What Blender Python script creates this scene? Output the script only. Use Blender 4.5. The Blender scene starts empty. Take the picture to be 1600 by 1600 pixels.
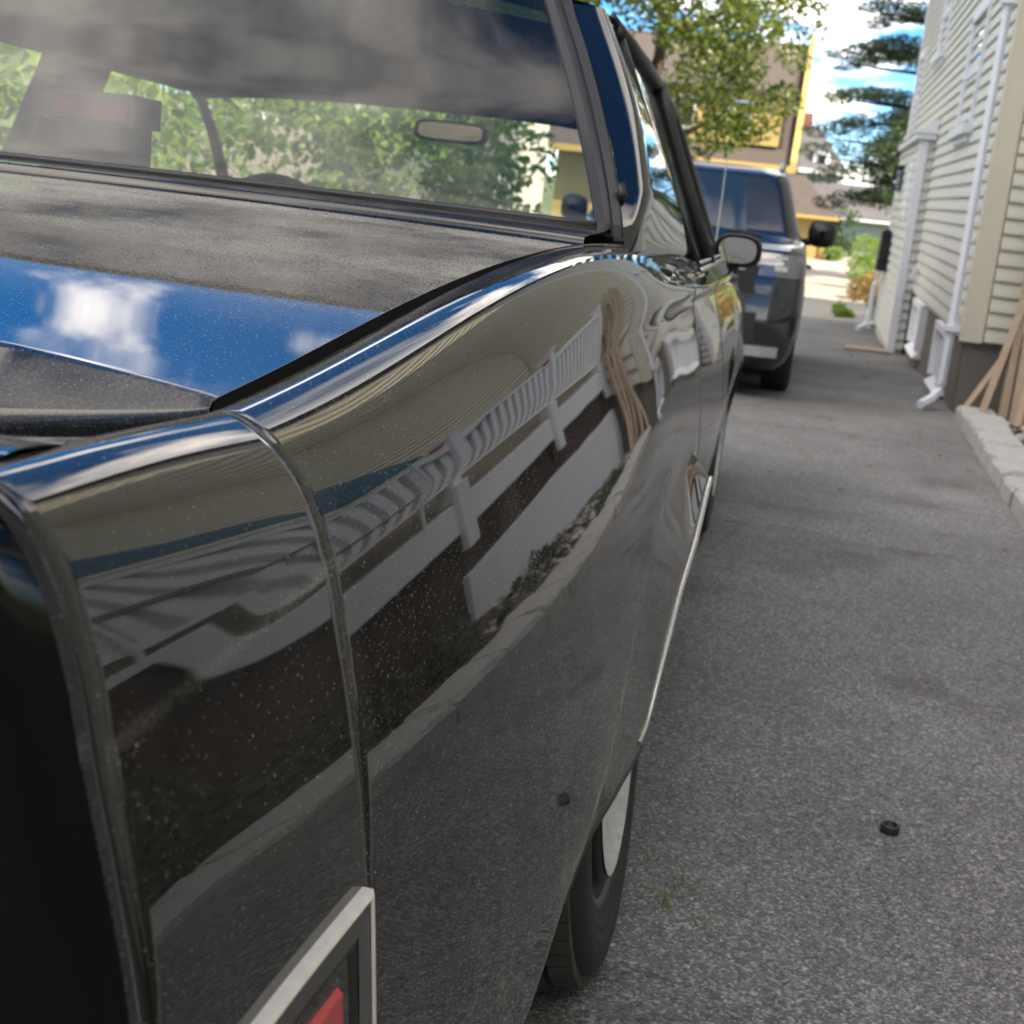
import bpy, math, random
import numpy as np
from mathutils import Matrix, Vector

random.seed(7)
RNG = np.random.default_rng(7)
SC = bpy.context.scene
COL = SC.collection

# ------------------------------------------------------------------ camera
cam_d = bpy.data.cameras.new("camera")
cam = bpy.data.objects.new("camera", cam_d)
COL.objects.link(cam)
cam.matrix_world = Matrix(((0.972567, -0.146126, 0.180999, 0.0),
                           (0.209257, 0.209691, -0.955113, 0.0),
                           (0.101613, 0.966787, 0.234516, 1.0),
                           (0, 0, 0, 1)))
cam_d.sensor_width = 36.0
cam_d.lens = 49.5
cam_d.clip_start = 0.02
cam_d.clip_end = 2000.0
cam_d.dof.use_dof = True
cam_d.dof.focus_distance = 1.25
cam_d.dof.aperture_fstop = 13.0
SC.camera = cam

# ------------------------------------------------------------------ light
SUN_AZ = math.atan2(0.84, -0.42)          # towards the sun: right and a little behind
SUN_EL = math.radians(44)
sun_dir = Vector((0.84, -0.42, 0.0)).normalized() * math.cos(SUN_EL) + Vector((0, 0, math.sin(SUN_EL)))
sun_d = bpy.data.lights.new("sun", 'SUN')
sun_d.energy = 2.0
sun_d.angle = math.radians(0.53)
sun_d.color = (1.0, 0.95, 0.86)
sun = bpy.data.objects.new("sun", sun_d)
COL.objects.link(sun)
sun.location = (20, -10, 30)
sun.rotation_euler = sun_dir.to_track_quat('Z', 'Y').to_euler()

world = bpy.data.worlds.new("World")
SC.world = world
world.use_nodes = True
wn, wl = world.node_tree.nodes, world.node_tree.links
wn.clear()
w_out = wn.new("ShaderNodeOutputWorld")
w_bg = wn.new("ShaderNodeBackground")
w_bg.inputs[1].default_value = 0.10
w_sky = wn.new("ShaderNodeTexSky")
w_sky.sky_type = 'NISHITA'
w_sky.sun_disc = False
w_sky.sun_elevation = SUN_EL
w_sky.sun_rotation = SUN_AZ
w_sky.air_density = 0.5
w_sky.dust_density = 0.0
w_sky.ozone_density = 3.5
w_co = wn.new("ShaderNodeTexCoord")
w_sep = wn.new("ShaderNodeSeparateXYZ")
wl.new(w_co.outputs['Generated'], w_sep.inputs[0])


def wmath(op, a, b=None, c=None):
    n = wn.new("ShaderNodeMath")
    n.operation = op
    for i, v in enumerate((a, b, c)):
        if v is None:
            continue
        if isinstance(v, (int, float)):
            n.inputs[i].default_value = v
        else:
            wl.new(v, n.inputs[i])
    return n.outputs[0]


zc = wmath('ADD', wmath('MAXIMUM', w_sep.outputs[2], 0.0), 0.12)
w_com = wn.new("ShaderNodeCombineXYZ")
wl.new(wmath('DIVIDE', w_sep.outputs[0], zc), w_com.inputs[0])
wl.new(wmath('DIVIDE', w_sep.outputs[1], zc), w_com.inputs[1])
w_com.inputs[2].default_value = 14.2
w_n1 = wn.new("ShaderNodeTexNoise")
w_n1.inputs['Scale'].default_value = 1.05
w_n1.inputs['Detail'].default_value = 9.0
w_n1.inputs['Roughness'].default_value = 0.56
w_n1.inputs['Distortion'].default_value = 0.25
wl.new(w_com.outputs[0], w_n1.inputs['Vector'])
w_cr = wn.new("ShaderNodeValToRGB")
w_cr.color_ramp.elements[0].position = 0.485
w_cr.color_ramp.elements[1].position = 0.59
wl.new(w_n1.outputs['Fac'], w_cr.inputs[0])
w_n2 = wn.new("ShaderNodeTexNoise")
w_n2.inputs['Scale'].default_value = 1.9
w_n2.inputs['Detail'].default_value = 6.0
wl.new(w_com.outputs[0], w_n2.inputs['Vector'])
w_cc = wn.new("ShaderNodeValToRGB")
w_cc.color_ramp.elements[0].position = 0.35
w_cc.color_ramp.elements[0].color = (3.6, 3.9, 4.3, 1)
w_cc.color_ramp.elements[1].position = 0.66
w_cc.color_ramp.elements[1].color = (8.5, 8.5, 8.5, 1)
wl.new(w_n2.outputs['Fac'], w_cc.inputs[0])
w_mix = wn.new("ShaderNodeMix")
w_mix.data_type = 'RGBA'
wl.new(w_cr.outputs[0], w_mix.inputs[0])
w_hs = wn.new("ShaderNodeHueSaturation")
w_hs.inputs['Saturation'].default_value = 1.35
w_hs.inputs['Value'].default_value = 0.5
wl.new(w_sky.outputs[0], w_hs.inputs['Color'])
wl.new(w_hs.outputs[0], w_mix.inputs[6])
wl.new(w_cc.outputs[0], w_mix.inputs[7])
wl.new(w_mix.outputs[2], w_bg.inputs[0])
wl.new(w_bg.outputs[0], w_out.inputs[0])

SC.view_settings.view_transform = 'Standard'
SC.view_settings.look = 'None'
SC.view_settings.exposure = 3.0
SC.view_settings.use_white_balance = True
SC.view_settings.white_balance_temperature = 7800
SC.view_settings.white_balance_tint = 12
SC.view_settings.gamma = 1.0
SC.view_settings.use_curve_mapping = False
SC.cycles.max_bounces = 10
SC.cycles.transparent_max_bounces = 24
SC.cycles.caustics_reflective = False
SC.cycles.caustics_refractive = False
SC.cycles.sample_clamp_indirect = 6.0

# ------------------------------------------------------------------ node helper
class NT:
    def __init__(self, name):
        self.m = bpy.data.materials.new(name)
        self.m.use_nodes = True
        self.n, self.l = self.m.node_tree.nodes, self.m.node_tree.links
        self.n.clear()
        self.out = self.n.new("ShaderNodeOutputMaterial")

    def node(self, t, props=None, **inp):
        x = self.n.new(t)
        for k, v in (props or {}).items():
            setattr(x, k, v)
        for k, v in inp.items():
            key = int(k[1:]) if k[0] == 'i' and k[1:].isdigit() else k.replace('_', ' ')
            s = x.inputs[key]
            if hasattr(v, 'is_output'):
                self.l.new(v, s)
            else:
                s.default_value = v
        return x

    def obj(self):
        return self.node("ShaderNodeTexCoord").outputs['Object']

    def noise(self, vec, scale, detail=4, rough=0.5):
        return self.node("ShaderNodeTexNoise", Vector=vec, Scale=scale, Detail=detail, Roughness=rough).outputs['Fac']

    def ramp(self, fac, stops):
        r = self.node("ShaderNodeValToRGB", Fac=fac)
        el = r.color_ramp.elements
        while len(el) < len(stops):
            el.new(0.5)
        for e, (p, c) in zip(el, stops):
            e.position = p
            e.color = (c, c, c, 1) if isinstance(c, (int, float)) else (*c, 1)
        return r.outputs[0]

    def math(self, op, a, b=0.0):
        return self.node("ShaderNodeMath", {'operation': op}, i0=a, i1=b).outputs[0]

    def mix(self, fac, a, b):
        x = self.node("ShaderNodeMix", {'data_type': 'RGBA'})
        for i, v in ((0, fac), (6, a), (7, b)):
            if hasattr(v, 'is_output'):
                self.l.new(v, x.inputs[i])
            else:
                x.inputs[i].default_value = v if i == 0 else (*v, 1)
        return x.outputs[2]

    def bump(self, h, dist, strength=1.0):
        return self.node("ShaderNodeBump", Height=h, Distance=dist, Strength=strength).outputs[0]

    def done(self, shader):
        self.l.new(shader, self.out.inputs[0])
        return self.m


def pbr(name, col, rough=0.6, metal=0.0, var=0.15, scale=8.0, bump=0.0, bscale=60.0, spec=0.5, coat=0.0):
    t = NT(name)
    o = t.obj()
    n = t.noise(o, scale, 5, 0.6)
    c = t.mix(n, tuple(x * (1 - var) for x in col), tuple(min(1, x * (1 + var)) for x in col))
    p = t.node("ShaderNodeBsdfPrincipled", Base_Color=c, Roughness=rough, Metallic=metal)
    p.inputs['Specular IOR Level'].default_value = spec
    p.inputs['Coat Weight'].default_value = coat
    p.inputs['Coat Roughness'].default_value = 0.03
    if bump:
        t.l.new(t.bump(t.noise(o, bscale, 4), bump), p.inputs['Normal'])
    return t.done(p.outputs[0])


def paint(name, dust, specks, base=(0.0035, 0.0035, 0.0045), rough=0.02, streak=0.0):
    """black lacquer under a film of dry dust: fine grains, blotches, a few bigger flecks"""
    t = NT(name)
    o = t.obj()
    lac = t.node("ShaderNodeBsdfPrincipled", Base_Color=(*base, 1), Roughness=rough)
    lac.inputs['Specular IOR Level'].default_value = 0.62
    wav = t.noise(o, 5.0, 2)
    t.l.new(t.bump(wav, 0.0006, 0.12), lac.inputs['Normal'])
    dcol = t.mix(t.noise(o, 3.0, 3), (0.29, 0.275, 0.25), (0.44, 0.42, 0.375))
    dif = t.node("ShaderNodeBsdfDiffuse", Color=dcol, Roughness=0.6)
    blot = t.ramp(t.noise(o, 4.5, 6, 0.65), [(0.32, 0.35), (0.72, 1.6)])
    grain = t.ramp(t.noise(o, 420.0, 2, 0.7), [(0.38, 0.5), (0.74, 1.8)])
    att = t.node("ShaderNodeAttribute", {'attribute_name': 'dirt_sheen'}).outputs['Fac']
    film = t.math('MULTIPLY', t.math('MULTIPLY', blot, grain), t.math('ADD', dust, att))
    if streak:
        mp = t.node("ShaderNodeMapping", Vector=o, Scale=(14.0, 20.0, 1.6)).outputs[0]
        st = t.ramp(t.noise(mp, 1.0, 4, 0.6), [(0.45, 0.5), (0.8, 1.0 + streak)])
        film = t.math('MULTIPLY', film, st)
    wob = t.node("ShaderNodeVectorMath", {'operation': 'ADD'}, i0=o, i1=t.node("ShaderNodeVectorMath", {'operation': 'SCALE'}, i0=t.node("ShaderNodeTexNoise", Vector=o, Scale=260.0, Detail=2.0).outputs['Color'], Scale=0.0016).outputs[0]).outputs[0]
    patch = t.ramp(t.noise(o, 7.0, 4, 0.6), [(0.36, 0.25), (0.70, 1.6)])
    dots = None
    for sc, rad, th in ((520.0, 0.24, 0.30), (260.0, 0.17, 0.16), (70.0, 0.06, 0.16)):
        v = t.node("ShaderNodeTexVoronoi", Vector=wob, Scale=sc, Randomness=1.0)
        sc_ = t.node("ShaderNodeSeparateColor", Color=v.outputs['Color'])
        thr = t.math('SUBTRACT', 1.0, t.math('MULTIPLY', patch, th * specks))
        rr = t.math('MULTIPLY', t.math('ADD', 0.4, sc_.outputs[1]), rad)
        d = t.math('MULTIPLY', t.math('LESS_THAN', v.outputs['Distance'], rr), t.math('GREATER_THAN', sc_.outputs[0], thr))
        d = t.math('MULTIPLY', d, t.math('ADD', 0.35, sc_.outputs[2]))
        dots = d if dots is None else t.math('ADD', dots, d)
    fac = t.math('MINIMUM', t.math('ADD', film, t.math('MULTIPLY', dots, 0.42)), 0.8)
    mx = t.node("ShaderNodeMixShader", Fac=fac, i1=lac.outputs[0], i2=dif.outputs[0])
    return t.done(mx.outputs[0])


def glass(name, tint=(0.82, 0.86, 0.86), film=0.03, refl=1.0):
    t = NT(name)
    bf = t.node("ShaderNodeNewGeometry").outputs['Backfacing']
    ior = t.math('ADD', 1.52, t.math('MULTIPLY', bf, 1 / 1.52 - 1.52))
    fr = t.node("ShaderNodeFresnel", IOR=ior).outputs[0]
    tr = t.node("ShaderNodeBsdfTransparent", Color=(*tint, 1))
    gl = t.node("ShaderNodeBsdfGlossy", Color=(refl, refl, refl, 1), Roughness=0.01)
    mx = t.node("ShaderNodeMixShader", Fac=t.math('MINIMUM', t.math('MULTIPLY', fr, 0.9), 1.0), i1=tr.outputs[0], i2=gl.outputs[0])
    df = t.node("ShaderNodeBsdfDiffuse", Color=(0.5, 0.5, 0.5, 1))
    nz = t.math('MULTIPLY', t.ramp(t.noise(t.obj(), 6.0, 5), [(0.3, 0.3), (0.75, 1.5)]), film)
    m2 = t.node("ShaderNodeMixShader", Fac=nz, i1=mx.outputs[0], i2=df.outputs[0])
    return t.done(m2.outputs[0])


def leafmat(name, c1, c2, trans=0.45):
    t = NT(name)
    g = t.node("ShaderNodeNewGeometry").outputs['Random Per Island']
    c = t.mix(g, c1, c2)
    d = t.node("ShaderNodeBsdfPrincipled", Base_Color=c, Roughness=0.45)
    tl = t.node("ShaderNodeBsdfTranslucent", Color=t.mix(g, tuple(x * 1.5 for x in c1), tuple(x * 1.6 for x in c2)))
    mx = t.node("ShaderNodeMixShader", Fac=trans, i1=d.outputs[0], i2=tl.outputs[0])
    return t.done(mx.outputs[0])


def asphalt():
    t = NT("asphalt")
    o = t.obj()
    v = t.node("ShaderNodeTexVoronoi", Vector=o, Scale=250.0)
    sp = t.node("ShaderNodeSeparateColor", Color=v.outputs['Color'])
    v2 = t.node("ShaderNodeTexVoronoi", Vector=o, Scale=135.0)
    sp2 = t.node("ShaderNodeSeparateColor", Color=v2.outputs['Color'])
    st = t.ramp(sp.outputs[0], [(0.0, (0.062, 0.061, 0.062)), (0.4, (0.135, 0.133, 0.132)), (0.78, (0.27, 0.265, 0.26)), (1.0, (0.66, 0.64, 0.60))])
    st2 = t.ramp(sp2.outputs[1], [(0.0, (0.085, 0.084, 0.085)), (0.6, (0.165, 0.163, 0.162)), (0.95, (0.24, 0.236, 0.232)), (1.0, (0.55, 0.52, 0.48))])
    c = t.mix(0.5, st, st2)
    big = t.ramp(t.noise(o, 0.9, 6, 0.6), [(0.3, 0.70), (0.7, 1.25)])
    crk = t.node("ShaderNodeTexVoronoi", {'feature': 'DISTANCE_TO_EDGE'}, Vector=t.node("ShaderNodeVectorMath", {'operation': 'ADD'}, i0=o, i1=t.node("ShaderNodeTexNoise", Vector=o, Scale=2.5, Detail=4.0).outputs['Color']).outputs[0], Scale=0.32).outputs['Distance']
    big = t.mix(t.ramp(crk, [(0.0, 0.55), (0.006, 0.0)]), big, (0.35, 0.33, 0.31))
    c = t.node("ShaderNodeMix", {'data_type': 'RGBA', 'blend_type': 'MULTIPLY'}, i0=1.0, i6=c, i7=big).outputs[2]
    stain = t.ramp(t.noise(o, 1.7, 5, 0.6), [(0.56, 0.0), (0.74, 0.55)])
    c = t.mix(stain, c, (0.05, 0.04, 0.032))
    p = t.node("ShaderNodeBsdfPrincipled", Base_Color=c, Roughness=0.8)
    p.inputs['Specular IOR Level'].default_value = 0.35
    h = t.math('ADD', t.math('MULTIPLY', v.outputs['Distance'], -1.0), t.math('MULTIPLY', v2.outputs['Distance'], -0.45))
    t.l.new(t.bump(h, 0.004, 1.0), p.inputs['Normal'])
    return t.done(p.outputs[0])


M = {
    'paint_side': paint("dusty black lacquer", 0.062, 1.2, streak=0.5),
    'paint_low': paint("road dusted black lacquer", 0.08, 0.8, streak=1.0),
    'paint_deck': paint("dust covered black lacquer", 0.05, 1.0),
    'paint_cap': paint("black end cap lacquer", 0.045, 0.5),
    'paint_clean': paint("black ledge lacquer", 0.006, 0.15),
    'chrome': pbr("chrome", (0.72, 0.72, 0.72), 0.12, 1.0, 0.08, 30),
    'satin_metal': pbr("worn bright metal", (0.80, 0.77, 0.70), 0.5, 0.6, 0.2, 80, 0.0003, 300),
    'dull_chrome': pbr("weathered chrome", (0.55, 0.54, 0.50), 0.24, 1.0, 0.25, 60, 0.0004, 350),
    'steel': pbr("brake dusted steel", (0.05, 0.048, 0.045), 0.45, 0.7, 0.4, 20),
    'rubber': pbr("tyre rubber", (0.022, 0.021, 0.020), 0.75, 0, 0.5, 20, 0.0008, 120),
    'tread': pbr("dusty tread rubber", (0.055, 0.049, 0.042), 0.9, 0, 0.4, 25, 0.001, 90),
    'white_rubber': pbr("worn whitewall", (0.50, 0.50, 0.49), 0.6, 0, 0.6, 30, 0.0006, 60),
    'trim': pbr("black weatherstrip", (0.017, 0.016, 0.016), 0.5, 0, 0.3, 15),
    'black': pbr("underbody black", (0.008, 0.008, 0.008), 0.9, 0, 0.2, 4),
    'smoked': pbr("dark red lamp lens", (0.0012, 0.0002, 0.0002), 0.10, 0, 0.2, 5, spec=0.25),
    'red_lens': pbr("red reflector lens", (0.55, 0.02, 0.025), 0.18, 0, 0.2, 40, 0.0005, 200, coat=0.6),
    'grey_plastic': pbr("grey bezel plastic", (0.085, 0.083, 0.085), 0.5, 0, 0.25, 30, 0.0003, 120),
    'glass': glass("car glass", film=0.015),
    'pane': glass("house window glass", (0.5, 0.55, 0.6), 0.02),
    'dark_glass': pbr("dark tinted glass", (0.012, 0.014, 0.015), 0.03, 0, 0.2, 3, spec=0.8, coat=1.0),
    'interior': pbr("dark grey interior", (0.028, 0.03, 0.036), 0.85, 0, 0.3, 12, 0.001, 90),
    'interior2': pbr("grey leather", (0.055, 0.055, 0.06), 0.7, 0, 0.3, 12, 0.001, 90),
    'mirror': pbr("mirror glass", (0.75, 0.75, 0.75), 0.02, 1.0, 0.03, 3),
    'suv_paint': pbr("black car paint", (0.006, 0.0065, 0.008), 0.22, 0.0, 0.2, 3, coat=1.0),
    'screen_glass': pbr("mirroring windscreen", (0.02, 0.028, 0.028), 0.02, 0, 0.2, 3, spec=1.0, coat=1.0),
    'lamp_glass': pbr("headlamp glass", (0.16, 0.16, 0.165), 0.1, 0.3, 0.2, 20, coat=1.0),
    'silver': pbr("silver plastic", (0.35, 0.35, 0.36), 0.4, 0.3, 0.1, 6),
    'plate_white': pbr("plate white", (0.6, 0.6, 0.58), 0.5, 0, 0.1, 20),
    'siding_l': pbr("ivory vinyl siding", (0.54, 0.53, 0.485), 0.55, 0, 0.06, 3, 0.0006, 140),
    'siding_c': pbr("cream vinyl siding", (0.55, 0.52, 0.42), 0.55, 0, 0.06, 3, 0.0006, 140),
    'white': pbr("white painted trim", (0.74, 0.75, 0.78), 0.5, 0, 0.06, 6, 0.0004, 50),
    'offwhite': pbr("cream trim", (0.55, 0.51, 0.40), 0.5, 0, 0.06, 6, 0.0004, 50),
    'bluewhite': pbr("white aluminium spout", (0.66, 0.68, 0.73), 0.4, 0, 0.05, 6),
    'concrete': pbr("foundation concrete", (0.14, 0.125, 0.105), 0.9, 0, 0.3, 5, 0.003, 50),
    'pale_concrete': pbr("pale concrete", (0.26, 0.235, 0.20), 0.9, 0, 0.2, 2.5, 0.002, 60),
    'granite': pbr("grey granite", (0.36, 0.35, 0.33), 0.85, 0, 0.35, 40, 0.004, 60),
    'wood': pbr("weathered pine stake", (0.34, 0.25, 0.175), 0.75, 0, 0.3, 14, 0.001, 60),
    'brown_wood': pbr("brown porch skirt", (0.06, 0.032, 0.024), 0.8, 0, 0.4, 14, 0.001, 60),
    'soil': pbr("dark mulch soil", (0.045, 0.034, 0.026), 0.95, 0, 0.6, 12, 0.02, 30),
    'grass_ground': pbr("lawn ground", (0.07, 0.10, 0.03), 0.95, 0, 0.5, 1.2, 0.01, 12),
    'black_metal': pbr("black metal", (0.02, 0.02, 0.022), 0.45, 0.4, 0.2, 10),
    'shingle': pbr("brown roof shingles", (0.055, 0.044, 0.040), 0.9, 0, 0.25, 4, 0.004, 12),
    'grey_shingle': pbr("grey roof shingles", (0.07, 0.07, 0.075), 0.9, 0, 0.25, 3, 0.004, 10),
    'yellow': pbr("yellow clapboard paint", (0.38, 0.27, 0.10), 0.6, 0, 0.08, 3),
    'yellow_trim': pbr("golden trim paint", (0.42, 0.29, 0.09), 0.55, 0, 0.06, 3),
    'shade_door_brown': pbr("dark brown shade and door", (0.045, 0.033, 0.028), 0.8, 0, 0.2, 3),
    'grey_wall': pbr("pale grey wall", (0.42, 0.43, 0.45), 0.7, 0, 0.1, 3),
    'brick': pbr("chimney brick", (0.20, 0.075, 0.05), 0.9, 0, 0.3, 8),
    'bark': pbr("tree bark", (0.06, 0.045, 0.035), 0.95, 0, 0.4, 10, 0.01, 20),
    'fence': pbr("weathered grey fence", (0.19, 0.17, 0.15), 0.9, 0, 0.3, 6, 0.003, 30),
    'leaf': leafmat("sunlit tree leaf", (0.035, 0.07, 0.012), (0.13, 0.16, 0.03), .45),
    'hedge': leafmat("hedge leaf", (0.05, 0.115, 0.022), (0.17, 0.25, 0.05)),
    'needle': leafmat("pine needle", (0.014, 0.045, 0.022), (0.05, 0.095, 0.03), 0.2),
    'lime': leafmat("bright lime leaf", (0.10, 0.19, 0.015), (0.20, 0.30, 0.03), 0.4),
    'darkleaf': leafmat("dark shrub leaf", (0.02, 0.05, 0.018), (0.05, 0.10, 0.03), 0.3),
    'fall': leafmat("ornamental red green leaf", (0.10, 0.12, 0.03), (0.28, 0.12, 0.04), 0.4),
    'dryleaf': pbr("dry brown leaf", (0.28, 0.17, 0.08), 0.8, 0, 0.4, 40),
    'red_cloth': pbr("red cloth", (0.45, 0.03, 0.05), 0.8, 0, 0.2, 20),
    'asphalt': asphalt(),
}

# ------------------------------------------------------------------ mesh helpers
def link(name, verts, faces, mat, parent=None, smooth=False, loc=None):
    me = bpy.data.meshes.new(name)
    me.from_pydata([tuple(map(float, v)) for v in verts], [], faces)
    me.update()
    if smooth:
        me.polygons.foreach_set("use_smooth", [True] * len(me.polygons))
    me.materials.append(M[mat] if isinstance(mat, str) else mat)
    o = bpy.data.objects.new(name, me)
    COL.objects.link(o)
    if parent is not None:
        o.parent = parent
    if loc is not None:
        o.location = loc
    return o


def tag(o, label=None, cat=None, group=None, kind=None):
    if label:
        o['label'] = label
    if cat:
        o['category'] = cat
    if group:
        o['group'] = group
    if kind:
        o['kind'] = kind
    return o


def empty(name, loc=(0, 0, 0), rz=0.0):
    o = bpy.data.objects.new(name, None)
    o.location = loc
    o.rotation_euler = (0, 0, rz)
    o.empty_display_size = 0.2
    COL.objects.link(o)
    return o


class MB:
    def __init__(self):
        self.v, self.f = [], []

    def add(self, verts, faces):
        b = len(self.v)
        self.v += [tuple(x) for x in verts]
        self.f += [tuple(i + b for i in f) for f in faces]
        return self

    def box(self, lo, hi):
        x0, y0, z0 = lo
        x1, y1, z1 = hi
        return self.add([(x0, y0, z0), (x1, y0, z0), (x1, y1, z0), (x0, y1, z0), (x0, y0, z1), (x1, y0, z1), (x1, y1, z1), (x0, y1, z1)],
                        [(0, 3, 2, 1), (4, 5, 6, 7), (0, 1, 5, 4), (1, 2, 6, 5), (2, 3, 7, 6), (3, 0, 4, 7)])

    def prism(self, poly, axis, a, b):
        """polygon in the two other axes (cyclic order), extruded along axis from a to b"""
        n = len(poly)
        def pt(p, t):
            q = [0, 0, 0]
            q[axis] = t
            o = [i for i in range(3) if i != axis]
            q[o[0]], q[o[1]] = p
            return tuple(q)
        vs = [pt(p, a) for p in poly] + [pt(p, b) for p in poly]
        fs = [tuple(range(n))[::-1], tuple(range(n, 2 * n))] + [(i, (i + 1) % n, n + (i + 1) % n, n + i) for i in range(n)]
        return self.add(vs, fs)

    def tube(self, pts, r, n=8, cap=True):
        pts = [Vector(p) for p in pts]
        rs = r if isinstance(r, (list, tuple)) else [r] * len(pts)
        ring = []
        up = Vector((0.13, 0.21, 0.97))
        for i, p in enumerate(pts):
            t = (pts[min(i + 1, len(pts) - 1)] - pts[max(i - 1, 0)]).normalized()
            a = t.cross(up)
            if a.length < 1e-3:
                a = t.cross(Vector((1, 0, 0)))
            a.normalize()
            b = t.cross(a)
            ring.append([p + rs[i] * (math.cos(k * 2 * math.pi / n) * a + math.sin(k * 2 * math.pi / n) * b) for k in range(n)])
        vs = [q for rr in ring for q in rr]
        fs = [(i * n + k, i * n + (k + 1) % n, (i + 1) * n + (k + 1) % n, (i + 1) * n + k) for i in range(len(pts) - 1) for k in range(n)]
        if cap:
            fs += [tuple(range(n))[::-1], tuple(range((len(pts) - 1) * n, len(pts) * n))]
        return self.add(vs, fs)

    def grid(self, P, flip=False):
        """P: array rows x cols x 3"""
        P = np.asarray(P, float)
        r, c, _ = P.shape
        fs = [(i * c + j, i * c + j + 1, (i + 1) * c + j + 1, (i + 1) * c + j) for i in range(r - 1) for j in range(c - 1)]
        if flip:
            fs = [f[::-1] for f in fs]
        return self.add(P.reshape(-1, 3), fs)

    def build(self, name, mat, parent=None, smooth=False, loc=None):
        return link(name, self.v, self.f, mat, parent, smooth, loc)


def lathe(profile, n, axis_x=True):
    """profile [(radius, offset)] turned about the x axis"""
    vs, fs = [], []
    m = len(profile)
    for k in range(n):
        a = 2 * math.pi * k / n
        for r, x in profile:
            vs.append((x, r * math.cos(a), r * math.sin(a)))
    for k in range(n):
        for j in range(m - 1):
            a, b = k * m + j, ((k + 1) % n) * m + j
            fs.append((a, b, b + 1, a + 1))
    return vs, fs


def pc(xs, ys):
    """monotone cubic through the points"""
    xs, ys = np.array(xs, float), np.array(ys, float)
    h = np.diff(xs)
    d = np.diff(ys) / h
    m = np.zeros_like(xs)
    for i in range(1, len(xs) - 1):
        if d[i - 1] * d[i] > 0:
            w1, w2 = 2 * h[i] + h[i - 1], h[i] + 2 * h[i - 1]
            m[i] = (w1 + w2) / (w1 / d[i - 1] + w2 / d[i])
    m[0], m[-1] = d[0], d[-1]
    def f(x):
        x = min(max(x, xs[0]), xs[-1])
        i = min(max(int(np.searchsorted(xs, x)) - 1, 0), len(h) - 1)
        t = (x - xs[i]) / h[i]
        return float((2 * t**3 - 3 * t**2 + 1) * ys[i] + (t**3 - 2 * t**2 + t) * h[i] * m[i] + (-2 * t**3 + 3 * t**2) * ys[i + 1] + (t**3 - t**2) * h[i] * m[i + 1])
    return f


def sp(xs, ys):
    """natural cubic spline"""
    xs, ys = np.array(xs, float), np.array(ys, float)
    n = len(xs)
    h = np.diff(xs)
    A = np.zeros((n, n))
    b = np.zeros(n)
    A[0, 0] = A[-1, -1] = 1
    for i in range(1, n - 1):
        A[i, i - 1], A[i, i], A[i, i + 1] = h[i - 1], 2 * (h[i - 1] + h[i]), h[i]
        b[i] = 6 * ((ys[i + 1] - ys[i]) / h[i] - (ys[i] - ys[i - 1]) / h[i - 1])
    mm = np.linalg.solve(A, b)
    def f(x):
        x = min(max(x, xs[0]), xs[-1])
        i = min(max(int(np.searchsorted(xs, x)) - 1, 0), n - 2)
        a, c = xs[i + 1] - x, x - xs[i]
        return float(mm[i] * a**3 / (6 * h[i]) + mm[i + 1] * c**3 / (6 * h[i]) + (ys[i] / h[i] - mm[i] * h[i] / 6) * a + (ys[i + 1] / h[i] - mm[i + 1] * h[i] / 6) * c)
    return f


def fillet(poly, radii, nseg=6, narc=7):
    """corner polyline -> evenly structured point list with rounded corners (2-D)"""
    P = [np.array(p, float) for p in poly]
    cuts = []
    for i in range(len(P)):
        if i == 0 or i == len(P) - 1:
            cuts.append((P[i], P[i]))
            continue
        a, b = P[i - 1] - P[i], P[i + 1] - P[i]
        la, lb = np.linalg.norm(a), np.linalg.norm(b)
        r = min(radii[i], 0.48 * la, 0.48 * lb)
        cuts.append((P[i] + a / la * r, P[i] + b / lb * r))
    out = []
    for i in range(len(P)):
        s, e = cuts[i]
        if 0 < i < len(P) - 1:
            for k in range(narc):
                t = k / (narc - 1)
                out.append((1 - t)**2 * s + 2 * t * (1 - t) * P[i] + t * t * e)
        else:
            out.append(s)
        if i < len(P) - 1:
            nx = cuts[i + 1][0]
            for k in range(1, nseg):
                out.append(e + (nx - e) * k / nseg)
    return np.array(out)


S = 0.030225


def gz(y):
    """height of the paved ground: falls away from the camera, then levels out"""
    if y < 18:
        return -S * (y + 0.0)
    if y < 24:
        t = y - 18
        return -S * 18 - S * t + S * t * t / 12
    return -S * 18 - S * 3


# ------------------------------------------------------------------ ground
def sheet(name, xs, ys, dz, mat, kind="structure"):
    P = [[(x, y, gz(y) + dz) for x in xs] for y in ys]
    o = MB().grid(P).build(name, mat, smooth=True)
    return tag(o, kind=kind)


ysg = [-60, -20, -6, 0, 6, 12, 18, 19, 20, 21, 22, 23, 24, 30, 60, 120, 500, 1500]
sheet("ground", [-1500, -200, -30, 0, 30, 200, 1500], ysg, -0.012, 'grass_ground')
sheet("driveway", [-2.75, -1.0, 0.2, 1.10], [-9, -4, 0, 4, 8, 12, 16, 18, 19, 20, 20.9], 0.0, 'asphalt')
sheet("house_side_driveway", [1.10, 1.6], [9.75, 12, 16, 18, 19, 20, 20.9], -0.004, 'asphalt')
sheet("concrete_apron", [-6.5, -1.0, 1.02], [20.905, 22, 23, 24, 33, 46], 0.002, 'pale_concrete')
tag(MB().box((-6.5, 46.0, -0.70), (20.0, 46.15, -0.55)).build("kerb", 'granite'), kind="structure")

# planting bed between the driveway and the porch
MB_bed = MB().grid([[(x, y, gz(y) + 0.03 + 0.03 * math.sin(3 * x + 2 * y)) for x in np.linspace(1.20, 1.80, 8)] for y in np.linspace(0.4, 9.55, 60)])
tag(MB_bed.build("planting_bed", 'soil', smooth=True), kind="structure")

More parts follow.
